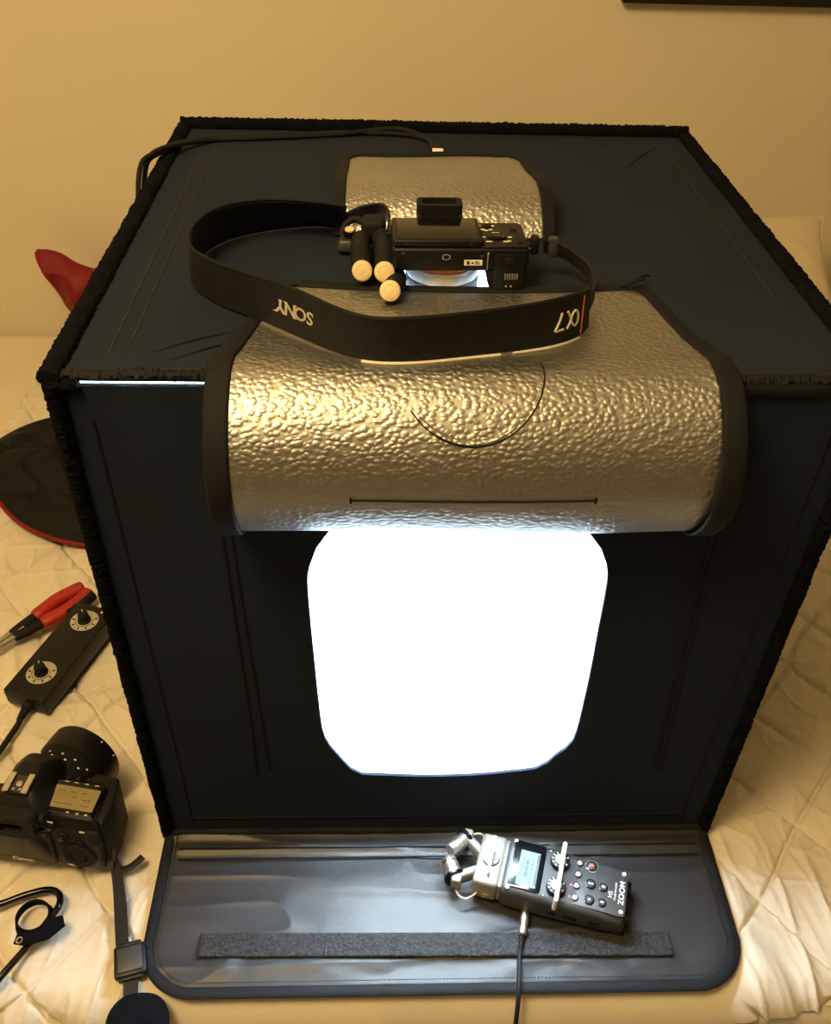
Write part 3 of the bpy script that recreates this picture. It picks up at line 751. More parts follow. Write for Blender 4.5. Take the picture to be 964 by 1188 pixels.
    LO = [inv @ p for p in spline(lo, 8)]; HI = [inv @ p for p in spline(hi, 8)]
    band = obj('neck_strap', ribbon(new(), LO, HI, .0022), M['weave'], t); band['label'] = 'wide black woven neck strap with pale lettering'
    # lining on the inner side
    def off(A, B, d):
        oA, oB = [], []
        for i in range(len(A)):
            tg = A[min(i+1, len(A)-1)]-A[max(i-1, 0)]; nr = tg.cross(B[i]-A[i]).normalized()*d
            oA.append(A[i].lerp(B[i], .03)+nr); oB.append(B[i].lerp(A[i], .03)+nr)
        return oA, oB
    inside = -1 if (LO[80]-LO[79]).cross(HI[80]-LO[80]).y < 0 else 1     # which normal faces away from the viewer
    a_, b_ = off(LO[:-8], HI[:-8], .0015*inside); obj('strap_lining', ribbon(new(), a_, b_, .0009), M['strapback'], band)
    tube_edge = new()
    obj('strap_edge', tube(tube_edge, [h for h in HI], .0015, 6), M['trim'], band)
    # pale piping that shows under the lower edge at the front
    obj('pale_piping', tube(new(), [LO[i]+Vector((0, -.0015, -.0010)) for i in range(94, 118)], .0012, 6), M['cream'], band)
    obj('pale_piping', tube(new(), [LO[i]+Vector((0, -.0015, -.0010)) for i in range(119, 138)], .0010, 6), M['cream'], band)
    # lettering printed on the outer side, mapped along the band
    cs = [0]
    for a, c in zip(LO, LO[1:]): cs.append(cs[-1]+(c-a).length)
    outw = -inside
    def on_band(s, h):
        i = min(max(int(np.searchsorted(cs, s)), 1), len(LO)-1); f = (s-cs[i-1])/(cs[i]-cs[i-1])
        A = LO[i-1].lerp(LO[i], f); B = HI[i-1].lerp(HI[i], f)
        nr = (LO[i]-LO[i-1]).cross(HI[i]-LO[i]).normalized()*outw
        return A.lerp(B, h) + nr*.0015
    def word(body, size, s0, hc, sx, serif=False, bold=0.0):
        v, f = text_mesh(body, size, .0002, 0.0, bold)
        return [on_band(s0 - p.x*sx, hc - p.y/.038) for p in v], f
    s_son = cs[84]-.021; s_a7 = cs[len(LO)-26]+.016
    def bar(x0, x1, y0, y1):
        q = [Vector((x0, y0, 0)), Vector((x1, y0, 0)), Vector((x1, y1, 0)), Vector((x0, y1, 0))]
        return [on_band(s_son-p.x, .55-p.y/.038) + Vector((0, -.0001, 0)) for p in q]
    for ch, dx in (('S', -.0160), ('O', -.0056), ('N', .0054), ('Y', .0162)):
        v, f = text_mesh(ch, .0150, .0002, 0.0, .0005 if ch in 'NY' else .0003)
        w = max(p.x for p in v); h = max(p.y for p in v); y0 = min(p.y for p in v)
        vv = [on_band(s_son - (p.x*1.12+dx), .55 - p.y/.038) for p in v]; ff = list(f); w *= 1.12
        ends = {'N': [(-w, h), (w, h), (-w, y0), (w, y0)], 'Y': [(-w, h), (w, h), (0, y0)]}.get(ch, [])
        for ex, ey in ends:
            ex -= .0006*(ex > 0) - .0006*(ex < 0); ey -= .0007 if ey > 0 else 0
            k = len(vv); vv += bar(dx+ex-.0020, dx+ex+.0020, ey, ey+.0007); ff.append((k, k+1, k+2, k+3))
        pobj('strap_lettering', vv, ff, M['cream'], band, False)
    # alpha and 7: drawn as ribbons on the band
    def stroke(pts, r):
        P = spline([(x, y, 0) for x, y in pts], 6)
        return tube(new(), [on_band(s_a7 - p.x, .50 - p.y/.038) for p in P], r, 6, flat=(1, 1))
    obj('strap_lettering', stroke([(.001, .0075), (-.002, .0025), (-.0045, -.004), (-.0080, -.0065), (-.0110, -.003), (-.0110, .003), (-.0080, .0068), (-.0045, .004), (-.002, -.0025), (.001, -.0075)], .0009), M['cream'], band)
    obj('strap_lettering', stroke([(.0045, .0070), (.0082, .0070), (.0125, .0070), (.0105, .003), (.0080, -.003), (.0070, -.0075)], .0009), M['cream'], band)
    sl = s_a7 + .0175
    obj('strap_red_line', tube(new(), [on_band(sl+.004*(h-.5), h) for h in np.linspace(.06, .94, 8)], .0006, 6), M['orange'], band)
    # narrow webbing at both ends, running to the lugs
    R = spline([(.0975, .086, .606), (.1045, .105, .608), (.1055, .130, .611), (.0985, .155, .611), (.0855, .169, .614), (.0725, .174, .616)], 6)
    A = [inv @ (p+Vector((.001, .003, -.0065))) for p in R]; B = [inv @ (p+Vector((-.001, -.001, .0065))) for p in R]
    obj('strap_webbing', ribbon(new(), A, B, .0022), M['rib'], band)
    b = new(); p = inv @ Vector((.0800, .1725, .6155)); box(b, (-.004, -.0045, -.0085), (.004, .0045, .0085), .0015, 2, Matrix.Translation(p)); obj('strap_keeper', b, M['grey'], band)
    R = spline([(-.098, .251, .607), (-.085, .262, .609), (-.072, .264, .611), (-.063, .255, .613), (-.0590, .225, .615), (-.0610, .194, .615)], 6)
    A = [inv @ (p+Vector((0, .004, -.006))) for p in R]; B = [inv @ (p+Vector((0, -.003, .006))) for p in R]
    obj('strap_webbing', ribbon(new(), A, B, .0022), M['rib'], band)
build_mirrorless()

# ------------------------------------------------------------------ small tripod with pale rubber feet
def build_tripod():
    t = thing('mini_tripod', 'small folded black tripod with three pale round rubber feet beside the camera', 'tripod', (-.078, .205, BH+.001))
    o = Vector(t.location)
    hd = Vector((-.073, .214, .6105))
    b = new(); box(b, (-.011, -.010, -.010), (.011, .012, .012), .005, 3, Matrix.Translation(hd-o)); obj('tripod_head', b, M['rubber'], t)
    legs = [((-.0835, .204, .6075), (-.0845, .180, .6065), (-.0820, .1455, .6040)), ((-.066, .204, .6090), (-.0640, .180, .6085), (-.0635, .1415, .6050)), ((-.0685, .205, .5985), (-.0570, .170, .5970), (-.0535, .140, .5972), (-.0590, .1165, .6003))]
    for i, L in enumerate(legs):
        P = [Vector(p)-o for p in L]
        path = spline(P, 10)
        b = new(); n = len(path)
        rr = [.0072+.0016*abs(math.sin(PI*k/(n-1)*6)) for k in range(n)]
        tube(b, path, rr, 14); lg = obj('leg', b, M['rubber'], t)
        d = (path[-1]-path[-3]).normalized()
        d = Vector((.02, -.90, .43)).normalized()
        b = new(); lathe(b, [(.0072, -.004), (.0085, -.002), (.0086, .0005)], path[-1], d, 24); obj('foot_collar', b, M['plastic'], lg)
        b = new(); lathe(b, [(.0084, 0), (.0086, .0025), (.0078, .0040), (.0050, .0050), (.0047, .0046), (.0030, .0050), (.0001, .0052)], path[-1]+d*.0006, d, 28, False); obj('rubber_foot', b, M['foot'], lg)['label'] = 'pale rubber foot'
    c = Vector((-.0965, .224, .5965))-o
    b = new(); hull(b, [(c.x+x, c.y+y, c.z+z) for x, y, z in ((-.010, -.012, -.006), (.009, -.013, -.006), (.011, .006, -.006), (-.009, .008, -.006), (-.008, -.009, .004), (.007, -.010, .004), (.008, .004, .004), (-.007, .005, .004))], .002); cl = obj('clamp_plate', b, M['grey'], t)
    b = new(); lathe(b, [(.0055, 0), (.0055, .008)], c+Vector((.002, .0005, .003)), (0, -.15, 1), 20); kb = obj('clamp_knob', b, M['plastic'], cl)
    b = new(); lathe(b, [(.0046, 0), (.0042, .0012), (.0001, .0014)], c+Vector((.002, -.0007, .0108)), (0, -.15, 1), 20, False); obj('knob_cap', b, M['foot'], kb)['label'] = 'pale knob cap'
    P = [c+Vector(p) for p in ((-.006, .006, .002), (-.002, .013, .010), (.006, .016, .014), (.014, .013, .012), (.019, .006, .010))]
    obj('clamp_arm', tube(new(), spline(P, 6), .0032, 10), M['rubber'], t)
build_tripod()

# ------------------------------------------------------------------ hand held audio recorder on the lower flap
def build_recorder():
    t = thing('audio_recorder', 'black handheld audio recorder with crossed silver microphones on the lower flap', 'audio recorder', (.127, -.0835, .0105), (0, 0, math.radians(73)))
    # body: a tapered slab, higher at the screen end
    sec = [(-.0640, .0275, .022, .004), (-.060, .0290, .029, .001), (-.040, .0305, .032, 0), (-.005, .0312, .0335, 0), (.012, .0318, .0345, 0), (.045, .0318, .0350, 0), (.0610, .0312, .0345, 0), (.0640, .0295, .0320, .002)]
    b = new(); rings = []
    for y, w, h, lo in sec:
        rings.append([b.verts.new((p[0], y, p[1])) for p in rrect(0, (h+lo)/2, 2*w, h-lo, .008, 6)])
    for A, B in zip(rings, rings[1:]):
        for k in range(len(A)): b.faces.new((A[k], A[(k+1) % len(A)], B[(k+1) % len(A)], B[k]))
    b.faces.new(rings[0][::-1]); b.faces.new(rings[-1])
    obj('body', b, M['recbody'], t)
    def top(y): return float(np.interp(y, [s[0] for s in sec], [s[2] for s in sec]))
    # face plate
    b = new(); prism(b, rrect(0, -.0315, .051, .0600, .004), .0305, .0332, .0006); obj('keypad_plate', b, M['recbody'], t)
    # screen
    b = new(); prism(b, rrect(.0010, .0415, .0540, .0340, .004), .0340, .0356, .0004); sc = obj('screen', b, M['gloss'], t)
    b = new(); box(b, (-.0215, .0300, .0355), (.0180, .0505, .0358)); lc = obj('screen_display', b, M['lcd'], sc); lc['label'] = 'pale green lit display'
    b = new(); box(b, (-.0190, .0300, .0357), (.0165, .0325, .0360)); obj('display_bar', b, M['lcdink'], lc)
    for k in range(2):
        y = .0455+k*.0022
        b = new(); box(b, (-.016, y, .0357), (.012-.006*k, y+.0007, .0360)); obj('display_line', b, M['lcdink'], lc)
    for k in range(6):
        b = new(); box(b, (-.018+k*.0052, .0362, .0357), (-.0155+k*.0052, .0371, .0360)); obj('display_line', b, M['lcdink'], lc)
    text_obj('display_text', '00:00:00', .0052, M['lcdink'], lc, (-.002, .0418, .0359), (1, 0, 0), (0, 1, 0), 1.1)
    for x, y in ((.0268, .0575), (-.0268, .0575), (.0215, -.0570), (-.0205, -.0575)):
        z = .0332 if y < 0 else top(y)
        b = new(); lathe(b, knob_prof(.0022, .0014, .3), (x, y, z-.0004), (0, 0, 1), 16); obj('screw', b, M['white'], t)
    # level dials under a guard bar
    for x in (.0150, -.0145):
        b = new(); lathe(b, [(.0100, 0), (.0100, .006), (.0092, .0075), (.0065, .0078), (.0060, .0070), (.0001, .0070)], (x, .0095, .0325), (0, 0, 1), 36, False); kn = obj('level_dial', b, M['plastic'], t)
        b = new(); lathe(b, [(.0060, 0), (.0056, .0022), (.0001, .0026)], (x, .0095, .0395), (0, 0, 1), 28, False); obj('dial_cap', b, M['satin'], kn)
        for k in range(11):
            a = math.radians(-150+k*30); px, py = x+.0079*math.sin(a), .0095+.0079*math.cos(a)
            b = new(); box(b, (-.0005, -.0009, 0), (.0005, .0009, .0004), 0, 1, Matrix.Translation((px, py, .0402)) @ Matrix.Rotation(-a, 4, 'Z')); obj('dial_number', b, M['white'], kn)
        for x2 in (-.0105, .0105):
            b = new(); box(b, (x+x2-.0007, .0200, .0336), (x+x2+.0007, .0212, .0345)); obj('dial_mark', b, M['white'], t)
    def guard(y, w, z0, z1, r, nm='guard_bar'):
        P = spline([(-w, y, z0), (-w, y, z1-.003), (-w+.003, y, z1), (0, y, z1+.0004), (w-.003, y, z1), (w, y, z1-.003), (w, y, z0)], 6)
        obj(nm, tube(new(), P, r, 12), M['ring'], t)
    guard(.0075, .0315, .026, .0450, .0023)
    # keys
    def key(x, y, r, m, cap, mark):
        b = new(); lathe(b, [(r, 0), (r, .0012), (r*.86, .0014), (r*.84, .0006)], (x, y, .0331), (0, 0, 1), 28, False); k = obj('button', b, m, t)
        b = new(); lathe(b, [(r*.80, 0), (r*.80, .0013), (r*.66, .0019), (.0001, .0020)], (x, y, .0333), (0, 0, 1), 24, False); obj('button_cap', b, cap, k)
        if mark:
            b = new()
            for mx, my, mw, mh in mark: box(b, (x+mx-mw/2, y+my-mh/2, .0353), (x+mx+mw/2, y+my+mh/2, .0356))
            obj('button_mark', b, M['white'], k)
        return k
    for x in (.0205, .0075, -.0055, -.0185):
        key(x, -.0108, .0036, M['gloss'], M['satin'], [(0, 0, .0008, .003)])
    for x in (-.0055, -.0185):
        b = new(); lathe(b, knob_prof(.0011, .0008), (x, -.0052, .0330), (0, 0, 1), 14); obj('track_led', b, M['led_red'], t)['label'] = 'small red light'
    k = key(.0205, -.0235, .0058, M['gloss'], M['grey'], None)
    b = new(); lathe(b, [(.0066, 0), (.0066, .0008), (.0060, .0008)], (.0205, -.0235, .0331), (0, 0, 1), 36, False); obj('record_ring', b, M['satin'], t)
    b = new(); lathe(b, knob_prof(.0017, .0012), (.0205, -.0235, .0350), (0, 0, 1), 16); obj('record_dot', b, M['led_red'], k)['label'] = 'red record dot'
    key(.0005, -.0245, .0052, M['gloss'], M['grey'], [(0, .0012, .0012, .0022), (0, -.0014, .0012, .0022)])
    key(-.0170, -.0250, .0052, M['gloss'], M['grey'], [(0, 0, .0018, .0018)])
    key(.0005, -.0375, .0045, M['gloss'], M['grey'], [(0, 0, .0016, .0032)])
    key(-.0165, -.0380, .0045, M['gloss'], M['grey'], [(0, 0, .0016, .0032)])
    text_obj('lettering', 'ZOOM', .0076, M['white'], t, (0, -.0567, .0334), (1, 0, 0), (0, 1, 0), 1.12, bold=.0001)
    text_obj('lettering', 'H5', .0062, M['white'], t, (-.0045, -.0455, .0334), (1, 0, 0), (0, 1, 0), 1.0)
    text_obj('lettering', 'Handy Recorder', .0030, M['white'], t, (.0000, -.0500, .0334), (1, 0, 0), (0, 1, 0), 1.0)
    # side slots on the near long side
    for y0, w in ((.010, .010), (-.010, .014), (-.034, .012)):
        b = new(); box(b, (-.0318, y0-w/2, .012), (-.0306, y0+w/2, .018), .0004, 1); obj('side_slot', b, M['gloss'], t)
    for x in (-.016, .016):
        b = new(); lathe(b, [(.0085, 0), (.0085, .004)], (x, -.0625, .0150), (0, -1, 0), 28); obj('end_socket', b, M['gloss'], t)
    # champagne microphone module
    b = new(); box(b, (-.0300, .0665, .004), (.0285, .0935, .0345), .0045, 4); md = obj('microphone_module', b, M['alloy'], t); md['label'] = 'pale champagne microphone module'
    b = new(); box(b, (-.0285, .0630, .006), (.0275, .0672, .0325), .002); obj('module_collar', b, M['satin'], md)
    b = new(); lathe(b, [(.0094, 0), (.0094, .0022), (.0088, .0030), (.0001, .0030)], (-.0005, .0800, .0342), (0, 0, 1), 32, False); dl = obj('module_dial', b, M['midgrey'], md); dl['label'] = 'grey numbered dial'
    for k in range(9):
        a = math.radians(-140+k*35)
        b = new(); box(b, (-.0005, -.0010, 0), (.0005, .0010, .0003), 0, 1, Matrix.Translation((-.0005+.0072*math.sin(a), .0800+.0072*math.cos(a), .0371)) @ Matrix.Rotation(-a, 4, 'Z')); obj('dial_number', b, M['white'], dl)
    P = spline([(-.0205, .0790, .0335), (-.0205, .0790, .0400), (-.0175, .0792, .0430), (0, .0797, .0435), (.0175, .0802, .0430), (.0205, .0805, .0400), (.0205, .0805, .0335)], 6)
    obj('module_guard', tube(new(), P, .0019, 12), M['ring'], md)
    for x in (-.0205, .0205):
        b = new(); lathe(b, knob_prof(.0036, .0012), (x, .0790 if x < 0 else .0805, .0341), (0, 0, 1), 20); obj('guard_base', b, M['satin'], md)
    b = new(); box(b, (-.0312, .0745, .009), (-.0296, .0815, .015), .0006, 1); obj('module_socket', b, M['gold'], md)
    # two crossed capsules
    for s, dz in ((1, .004), (-1, -.004)):
        b = new()
        hull(b, [(s*.006, .0925, .010), (s*.006, .0925, .028), (s*.016, .0925, .010), (s*.016, .0925, .028), (s*.0270, .1080, .012), (s*.0270, .1080, .027), (s*.0200, .1120, .012), (s*.0200, .1120, .027)], .0025)
        hull(b, [(s*.0200, .1055, .011), (s*.0200, .1055, .028), (s*.0315, .1045, .011), (s*.0315, .1045, .028), (s*.0320, .1150, .012), (s*.0320, .1150, .027), (s*.0225, .1165, .012), (s*.0225, .1165, .027)], .0025)
        ar = obj('microphone_arm', b, M['alloy'], t)
        p = Vector((s*.0245, .1115, .0195)); d = Vector((-s*.0280, .0170, dz)).normalized()
        b = new(); lathe(b, [(.0060, -.001), (.0118, .000), (.0118, .0025), (.0105, .0032), (.0085, .0034)], p, d, 36); obj('capsule_ring', b, M['gloss'], ar)
        b = new(); lathe(b, [(.0082, .0030), (.0082, .0095), (.0089, .0098), (.0089, .0112), (.0082, .0115), (.0082, .0140), (.0089, .0143), (.0089, .0160), (.0082, .0163), (.0080, .0235), (.0070, .0250), (.0001, .0250)], p, d, 36, False)
        obj('microphone_capsule', b, M['satin'], ar)
        if s < 0:
            b = new(); lathe(b, [(.0086, .0172), (.0086, .0195)], p, d, 36); obj('capsule_band', b, M['gold'], ar)
        # coiled lead from the arm to the module
        Pc = spline([(s*.0310, .1090, .010), (s*.0370, .1040, .010), (s*.0385, .0965, .011), (s*.0330, .0900, .012), (s*.0285, .0870, .013)], 14)
        b = new(); tube(b, Pc, [.0011+.0006*(k % 4 < 2) for k in range(len(Pc))], 8); obj('coiled_lead', b, M['satin'], ar)
build_recorder()

def build_audio_cable():
    t = thing('audio_cable', 'thin black audio cable plugged into the near side of the audio recorder', 'cable', (.0840, -.1000, .008))
    o = Vector(t.location)
    p = Vector((.0862, -.0965, .0165)); q = Vector((.0790, -.1260, .0125)); d = (q-p).normalized()
    b = new(); lathe(b, [(.0016, -.004), (.0016, .001), (.0030, .001), (.0030, .004), (.0016, .0045)], p-o, d, 16); obj('plug_tip', b, M['gold'], t)['label'] = 'gold plug tip'
    b = new(); lathe(b, [(.0030, .004), (.0044, .006), (.0048, .018), (.0044, .019), (.0044, .020), (.0047, .0205), (.0047, .022), (.0042, .0225), (.0042, .0235), (.0046, .024), (.0046, .0300), (.0036, .0310)], p-o, d, 24); obj('plug_barrel', b, M['satin'], t)
    b = new(); pr = [(.0036, .030)]
    for k in range(7): pr += [(.0034-.00015*k, .0315+k*.0024), (.0034-.00015*k, .0326+k*.0024), (.0024, .0328+k*.0024), (.0024, .0338+k*.0024)]
    lathe(b, pr, p-o, d, 16); obj('strain_relief', b, M['rubber'], t)
    e = p + d*.046
    P = spline([e-o, Vector((.0735, -.150, .0115))-o, Vector((.0705, -.172, .0135))-o, Vector((.0680, -.190, .0040))-o, Vector((.0650, -.2085, -.030))-o, Vector((.0635, -.2150, -.080))-o], 8)
    obj('cord', tube(new(), P, .0023, 10), M['rubber'], t)
build_audio_cable()

# ------------------------------------------------------------------ dimmer with two dials
def build_dimmer():
    t = thing('dimmer_controller', 'black two-dial dimmer box on the bedspread left of the light box', 'dimmer', (-.4790, .2475, .0012), (0, 0, math.radians(-19)))
    w, l, h = .0290, .0815, .0305
    b = new(); hull(b, [(sx*w, sy*l, z) for sx in (-1, 1) for sy in (-1, 1) for z in (.008, h)] + [(sx*(w-.002), sy*(l-.002), 0) for sx in (-1, 1) for sy in (-1, 1)], .0018, 3); obj('housing', b, M['plastic'], t)
    b = new(); box(b, (-w-.0003, -l-.0003, .0230), (w+.0003, l+.0003, .0236)); obj('lid_joint', b, M['dark'], t)
    for y in (-.0435, .0520):
        b = new(); lathe(b, [(.0185, 0), (.0185, .0007), (.0178, .0009), (.0001, .0009)], (0, y, h-.0002), (0, 0, 1), 48, False); pl = obj('dial_plate', b, M['dial'], t); pl['label'] = 'round pale dial plate'
        arc = [(.0115*math.sin(a), y+.0115*math.cos(a), h+.0008) for a in np.linspace(math.radians(60), math.radians(300), 30)]
        obj('dial_scale', tube(new(), arc, .00035, 5), M['gloss'], pl)
        for k in range(7):
            a = math.radians(60+k*40)
            b = new(); box(b, (-.0011, -.0014, 0), (.0011, .0014, .0004), 0, 1, Matrix.Translation((.0150*math.sin(a), y+.0150*math.cos(a), h+.0006)) @ Matrix.Rotation(-a, 4, 'Z')); obj('dial_mark', b, M['gloss'], pl)
        b = new(); lathe(b, [(.0088, 0), (.0085, .002), (.0072, .003), (.0066, .0125), (.0058, .0135), (.0001, .0135)], (0, y, h+.0007), (0, 0, 1), 30, False)
        box(b, (-.0016, -.0070, 0), (.0016, .0105, .0125), .001, 2, Matrix.Translation((0, y, h+.0010)) @ Matrix.Rotation(math.radians(38), 4, 'Z')); kn = obj('knob', b, M['rubber'], pl)
        b = new(); box(b, (-.0006, .0030, .0134), (.0006, .0080, .0139), 0, 1, Matrix.Translation((0, y, h+.0007)) @ Matrix.Rotation(math.radians(38), 4, 'Z')); obj('knob_pointer', b, M['dial'], kn)
    b = new(); box(b, (.0122, .0715, h-.0002), (.0158, .0740, h+.0010), .0004, 1); obj('power_light', b, M['led_red'], t)['label'] = 'small pink red power light'
    # leads at both ends
    for s, pts, x0 in ((-1, [(.003, -.0815, .013), (.004, -.095, .011), (.005, -.108, .007), (.007, -.135, .0060), (.012, -.190, .0060)], .003), (1, [(.000, .0815, .014), (.001, .100, .012), (.006, .118, .009), (.016, .150, .006), (.040, .185, .006), (.085, .210, .006)], .0)):
        b = new(); p = Vector(pts[0]); d = (Vector(pts[1])-p).normalized()
        pr = [(.0068, 0), (.0066, .004)]
        for k in range(5): pr += [(.0060-.0005*k, .0045+k*.0036), (.0060-.0005*k, .0068+k*.0036), (.0043-.0002*k, .0070+k*.0036), (.0043-.0002*k, .0080+k*.0036)]
        lathe(b, pr, p, d, 18); obj('strain_relief', b, M['rubber'], t)
        obj('cord', tube(new(), spline([p+d*.02] + [Vector(q) for q in pts[2:]], 10), .0036, 10), M['rubber'], t)
build_dimmer()

# ------------------------------------------------------------------ pliers
def build_pliers():
    t = thing('pliers', 'pair of pliers with red and black handles lying behind the dimmer', 'pliers', (-.5390, .3080, .0045), (0, 0, math.radians(-40)))
    # +y runs to the handle ends
    b = new(); lathe(b, [(.0088, -.005), (.0088, .005)], (0, -.020, .009), (0, 0, 1), 24); obj('rivet', b, M['steel'], t)
    for s in (-1, 1):
        b = new(); hull(b, [(s*.001, -.028, .003), (s*.009, -.024, .003), (s*.001, -.028, .014), (s*.009, -.024, .014), (s*.0005, -.075, .006), (s*.0028, -.075, .006), (s*.0005, -.075, .011), (s*.0028, -.075, .011)], .001, 2); obj('jaw', b, M['steel'], t)
        spread = .0105 if s < 0 else .0125
        P = spline([(s*.003, -.030, .009), (s*.0065, -.012, .009), (s*.0085, .006, .009), (s*spread, .028, .0095), (s*(spread+.002), .050, .010), (s*(spread-.001), .074, .010), (s*(spread-.004), .088, .010)], 6)
        n = len(P)
        def part(i0, i1, r, m, nm, fl=(1, .85)):
            q = P[i0:i1+1]; k = len(q)
            rad = [r*(.72 if j in (0, k-1) else .93 if j in (1, k-2) else 1) for j in range(k)]
            return obj(nm, tube(new(), q, rad, 14, flat=fl, up=(0, 0, 1)), m, t)
        h = part(0, 14, .0075, M['rubber'], 'handle'); h['label'] = 'black handle neck'
        h = part(13, n-1, .0105, M['red'], 'handle'); h['label'] = 'red handle grip'
        if s < 0: continue
        q = [p + Vector((.0062, 0, -.0010)) for p in P[21:n]]; k = len(q)
        g = obj('grip_inlay', tube(new(), q, [.0082*(.6 if j in (0, k-1) else 1) for j in range(k)], 12, up=(0, 0, 1)), M['rubber'], h); g['label'] = 'black rubber inlay'
build_pliers()

# ------------------------------------------------------------------ reflex camera at the left
def build_reflex():
    k = 1.10
    t = thing('reflex_camera', 'black digital reflex camera with a short lens at the left, seen from behind', 'camera', (-.4365, -.0415, .0080), (math.radians(-2.5), math.radians(1.5), math.radians(-8)), k)
    b = new()
    box(b, (-.074, .001, .0), (.074, .040, .074), .009, 5); obj('body', b, M['plastic'], t)
    b = new(); hull(b, [(.040, .030, .003), (.040, .030, .077), (.0765, .006, .003), (.0765, .006, .074), (.079, .030, .006), (.079, .030, .074), (.073, .062, .006), (.073, .060, .072), (.050, .063, .006), (.050, .061, .074)], .013, 5); obj('grip', b, M['rubber'], t)
    # shoulder with the top display
    b = new(); hull(b, [(.018, .002, .066), (.074, .002, .066), (.018, .048, .066), (.072, .048, .066), (.020, .006, .0815), (.070, .006, .0785), (.020, .046, .0830), (.068, .044, .0800)], .004, 3); obj('shoulder', b, M['plastic'], t)
    tl = Matrix.Translation((.0445, .0245, .0815)) @ Matrix.Rotation(math.radians(3.0), 4, 'Y') @ Matrix.Rotation(math.radians(2.0), 4, 'X')
    b = new(); prism(b, rrect(0, 0, .048, .034, .003), -.001, .0010, .0004, 2, tl); tp = obj('top_display', b, M['gloss'], t)
    b = new(); prism(b, rrect(0, 0, .0430, .0235, .0012), .0009, .0013, 0, 2, tl); td = obj('display_glass', b, M['lcdtop'], tp); td['label'] = 'pale amber top display'
    for x, y, w, h in ((-.015, .006, .003, .0010), (-.011, .006, .002, .0010), (-.003, .006, .004, .0010), (.008, .006, .005, .0010), (0, .001, .004, .0008), (.010, -.001, .003, .0014), (.0145, -.001, .003, .0014), (-.008, -.007, .018, .0007), (.012, -.007, .008, .0007)):
        b = new(); box(b, (x-w/2, y-h/2, .0012), (x+w/2, y+h/2, .0015), 0, 1, tl); obj('display_mark', b, M['dullink'], td)
    for i, x in enumerate((-.013, -.004, .006, .016)):
        b = new(); lathe(b, knob_prof(.0021, .0022), tl @ Vector((x, .0205, 0)), tl.to_3x3() @ Vector((0, 0, 1)), 16); obj('button', b, M['rubber'], t)
        b = new(); box(b, (x-.0020, .0159, .0008), (x+.0020, .0165, .0012), 0, 1, tl); obj('button_mark', b, M['cream'], t)
    for i, x in enumerate((.000, .009, .017)):
        b = new(); box(b, (x-.0014, -.0156, .0009), (x+.0014, -.0147, .0012), 0, 1, tl); obj('button_mark', b, M['cream'], t)
    # prism housing
    b = new(); hull(b, [(-.034, .0, .070), (.034, .0, .070), (-.026, .066, .072), (.026, .066, .072), (-.024, -.002, .090), (.024, -.002, .090), (-.014, .010, .103), (.014, .010, .103), (-.0135, .044, .1040), (.0135, .044, .1040), (-.014, .066, .088), (.014, .066, .088)], .006, 4); obj('prism_housing', b, M['plastic'], t)
    b = new(); box(b, (-.0105, .006, .1035), (.0105, .028, .1052), .0006, 1); hs = obj('hot_shoe', b, M['gloss'], t)
    for s in (-1, 1):
        b = new(); box(b, (s*.0100-.0016, .006, .1050), (s*.0100+.0016, .027, .1075), .0005, 1); box(b, (min(s*.0060, s*.0116), .006, .1070), (max(s*.0060, s*.0116), .027, .1082), .0003, 1); obj('shoe_rail', b, M['chrome'], hs)
    b = new(); box(b, (-.006, .008, .1051), (.006, .026, .1056)); obj('shoe_base', b, M['grey'], hs)
    for x, y in ((0, .017), (-.003, .011), (.003, .011)):
        b = new(); lathe(b, knob_prof(.0030 if x == 0 else .0012, .0006), (x, y, .1055), (0, 0, 1), 14); obj('contact', b, M['satin'], hs)
    # eyepiece
    e = new(); holed_panel(e, rrect(0, .0795, .044, .027, .008), rrect(0, .0795, .021, .0125, .002), lambda p: (p[0], -.013, p[1]), lambda p: (p[0], .003, p[1]), 64); ey = obj('eyecup', e, M['rubber'], t)
    b = new(); box(b, (-.012, -.006, .072), (.012, -.002, .087)); obj('eyepiece_glass', b, M['gloss'], ey)
    b = new(); cyl(b, (.0235, -.001, .0830), (.0275, -.001, .0830), .0045, 20); obj('dioptre_knob', b, M['rubber'], t)
    # rear screen and controls
    b = new(); box(b, (-.056, -.0022, .0105), (.0270, .003, .0635), .0018, 3); rs = obj('rear_screen', b, M['plastic'], t)
    b = new(); box(b, (-.0535, -.0026, .0170), (.0250, -.0018, .0610), .0006, 1); obj('screen_glass', b, M['gloss'], rs)
    text_obj('lettering', 'Canon', .0070, M['cream'], rs, (-.0060, -.0026, .0138), (1, 0, 0), (0, 0, 1), 1.15, bold=.0001)
    b = new(); lathe(b, [(.0170, 0), (.0170, .0012), (.0155, .0026), (.0085, .0022), (.0080, .0012), (.0065, .0012), (.0060, .0026), (.0001, .0028)], (.0510, .0012, .0270), (0, -1, 0), 44, False); obj('control_wheel', b, M['rubber'], t)
    for x, z, r in ((.0385, .0550, .0062), (.0370, .0455, .0030), (.0545, .0478, .0032), (.0300, .0690, .0052), (.0480, .0085, .0028)):
        b = new(); lathe(b, knob_prof(r, .0026, .25), (x, .0012, z), (0, -1, 0), 24); bt = obj('button', b, M['rubber'], t)
        if r > .005:
            b = new(); lathe(b, knob_prof(r*.55, .0016, .3), (x, -.0012, z), (0, -1, 0), 20); obj('button_cap', b, M['gloss'], bt)
    for x, z, w in ((.0270, .0760, .005), (.0315, .0755, .003), (.0400, .0092, .006), (.0590, .0660, .005), (.0660, .0640, .004)):
        b = new(); box(b, (x-w/2, .0004, z-.0008), (x+w/2, .0012, z+.0008)); obj('button_mark', b, M['cream'], t)
    b = new(); box(b, (.0620, -.0022, .0480), (.0745, .004, .0700), .004, 3); obj('thumb_rest', b, M['rubber'], t)
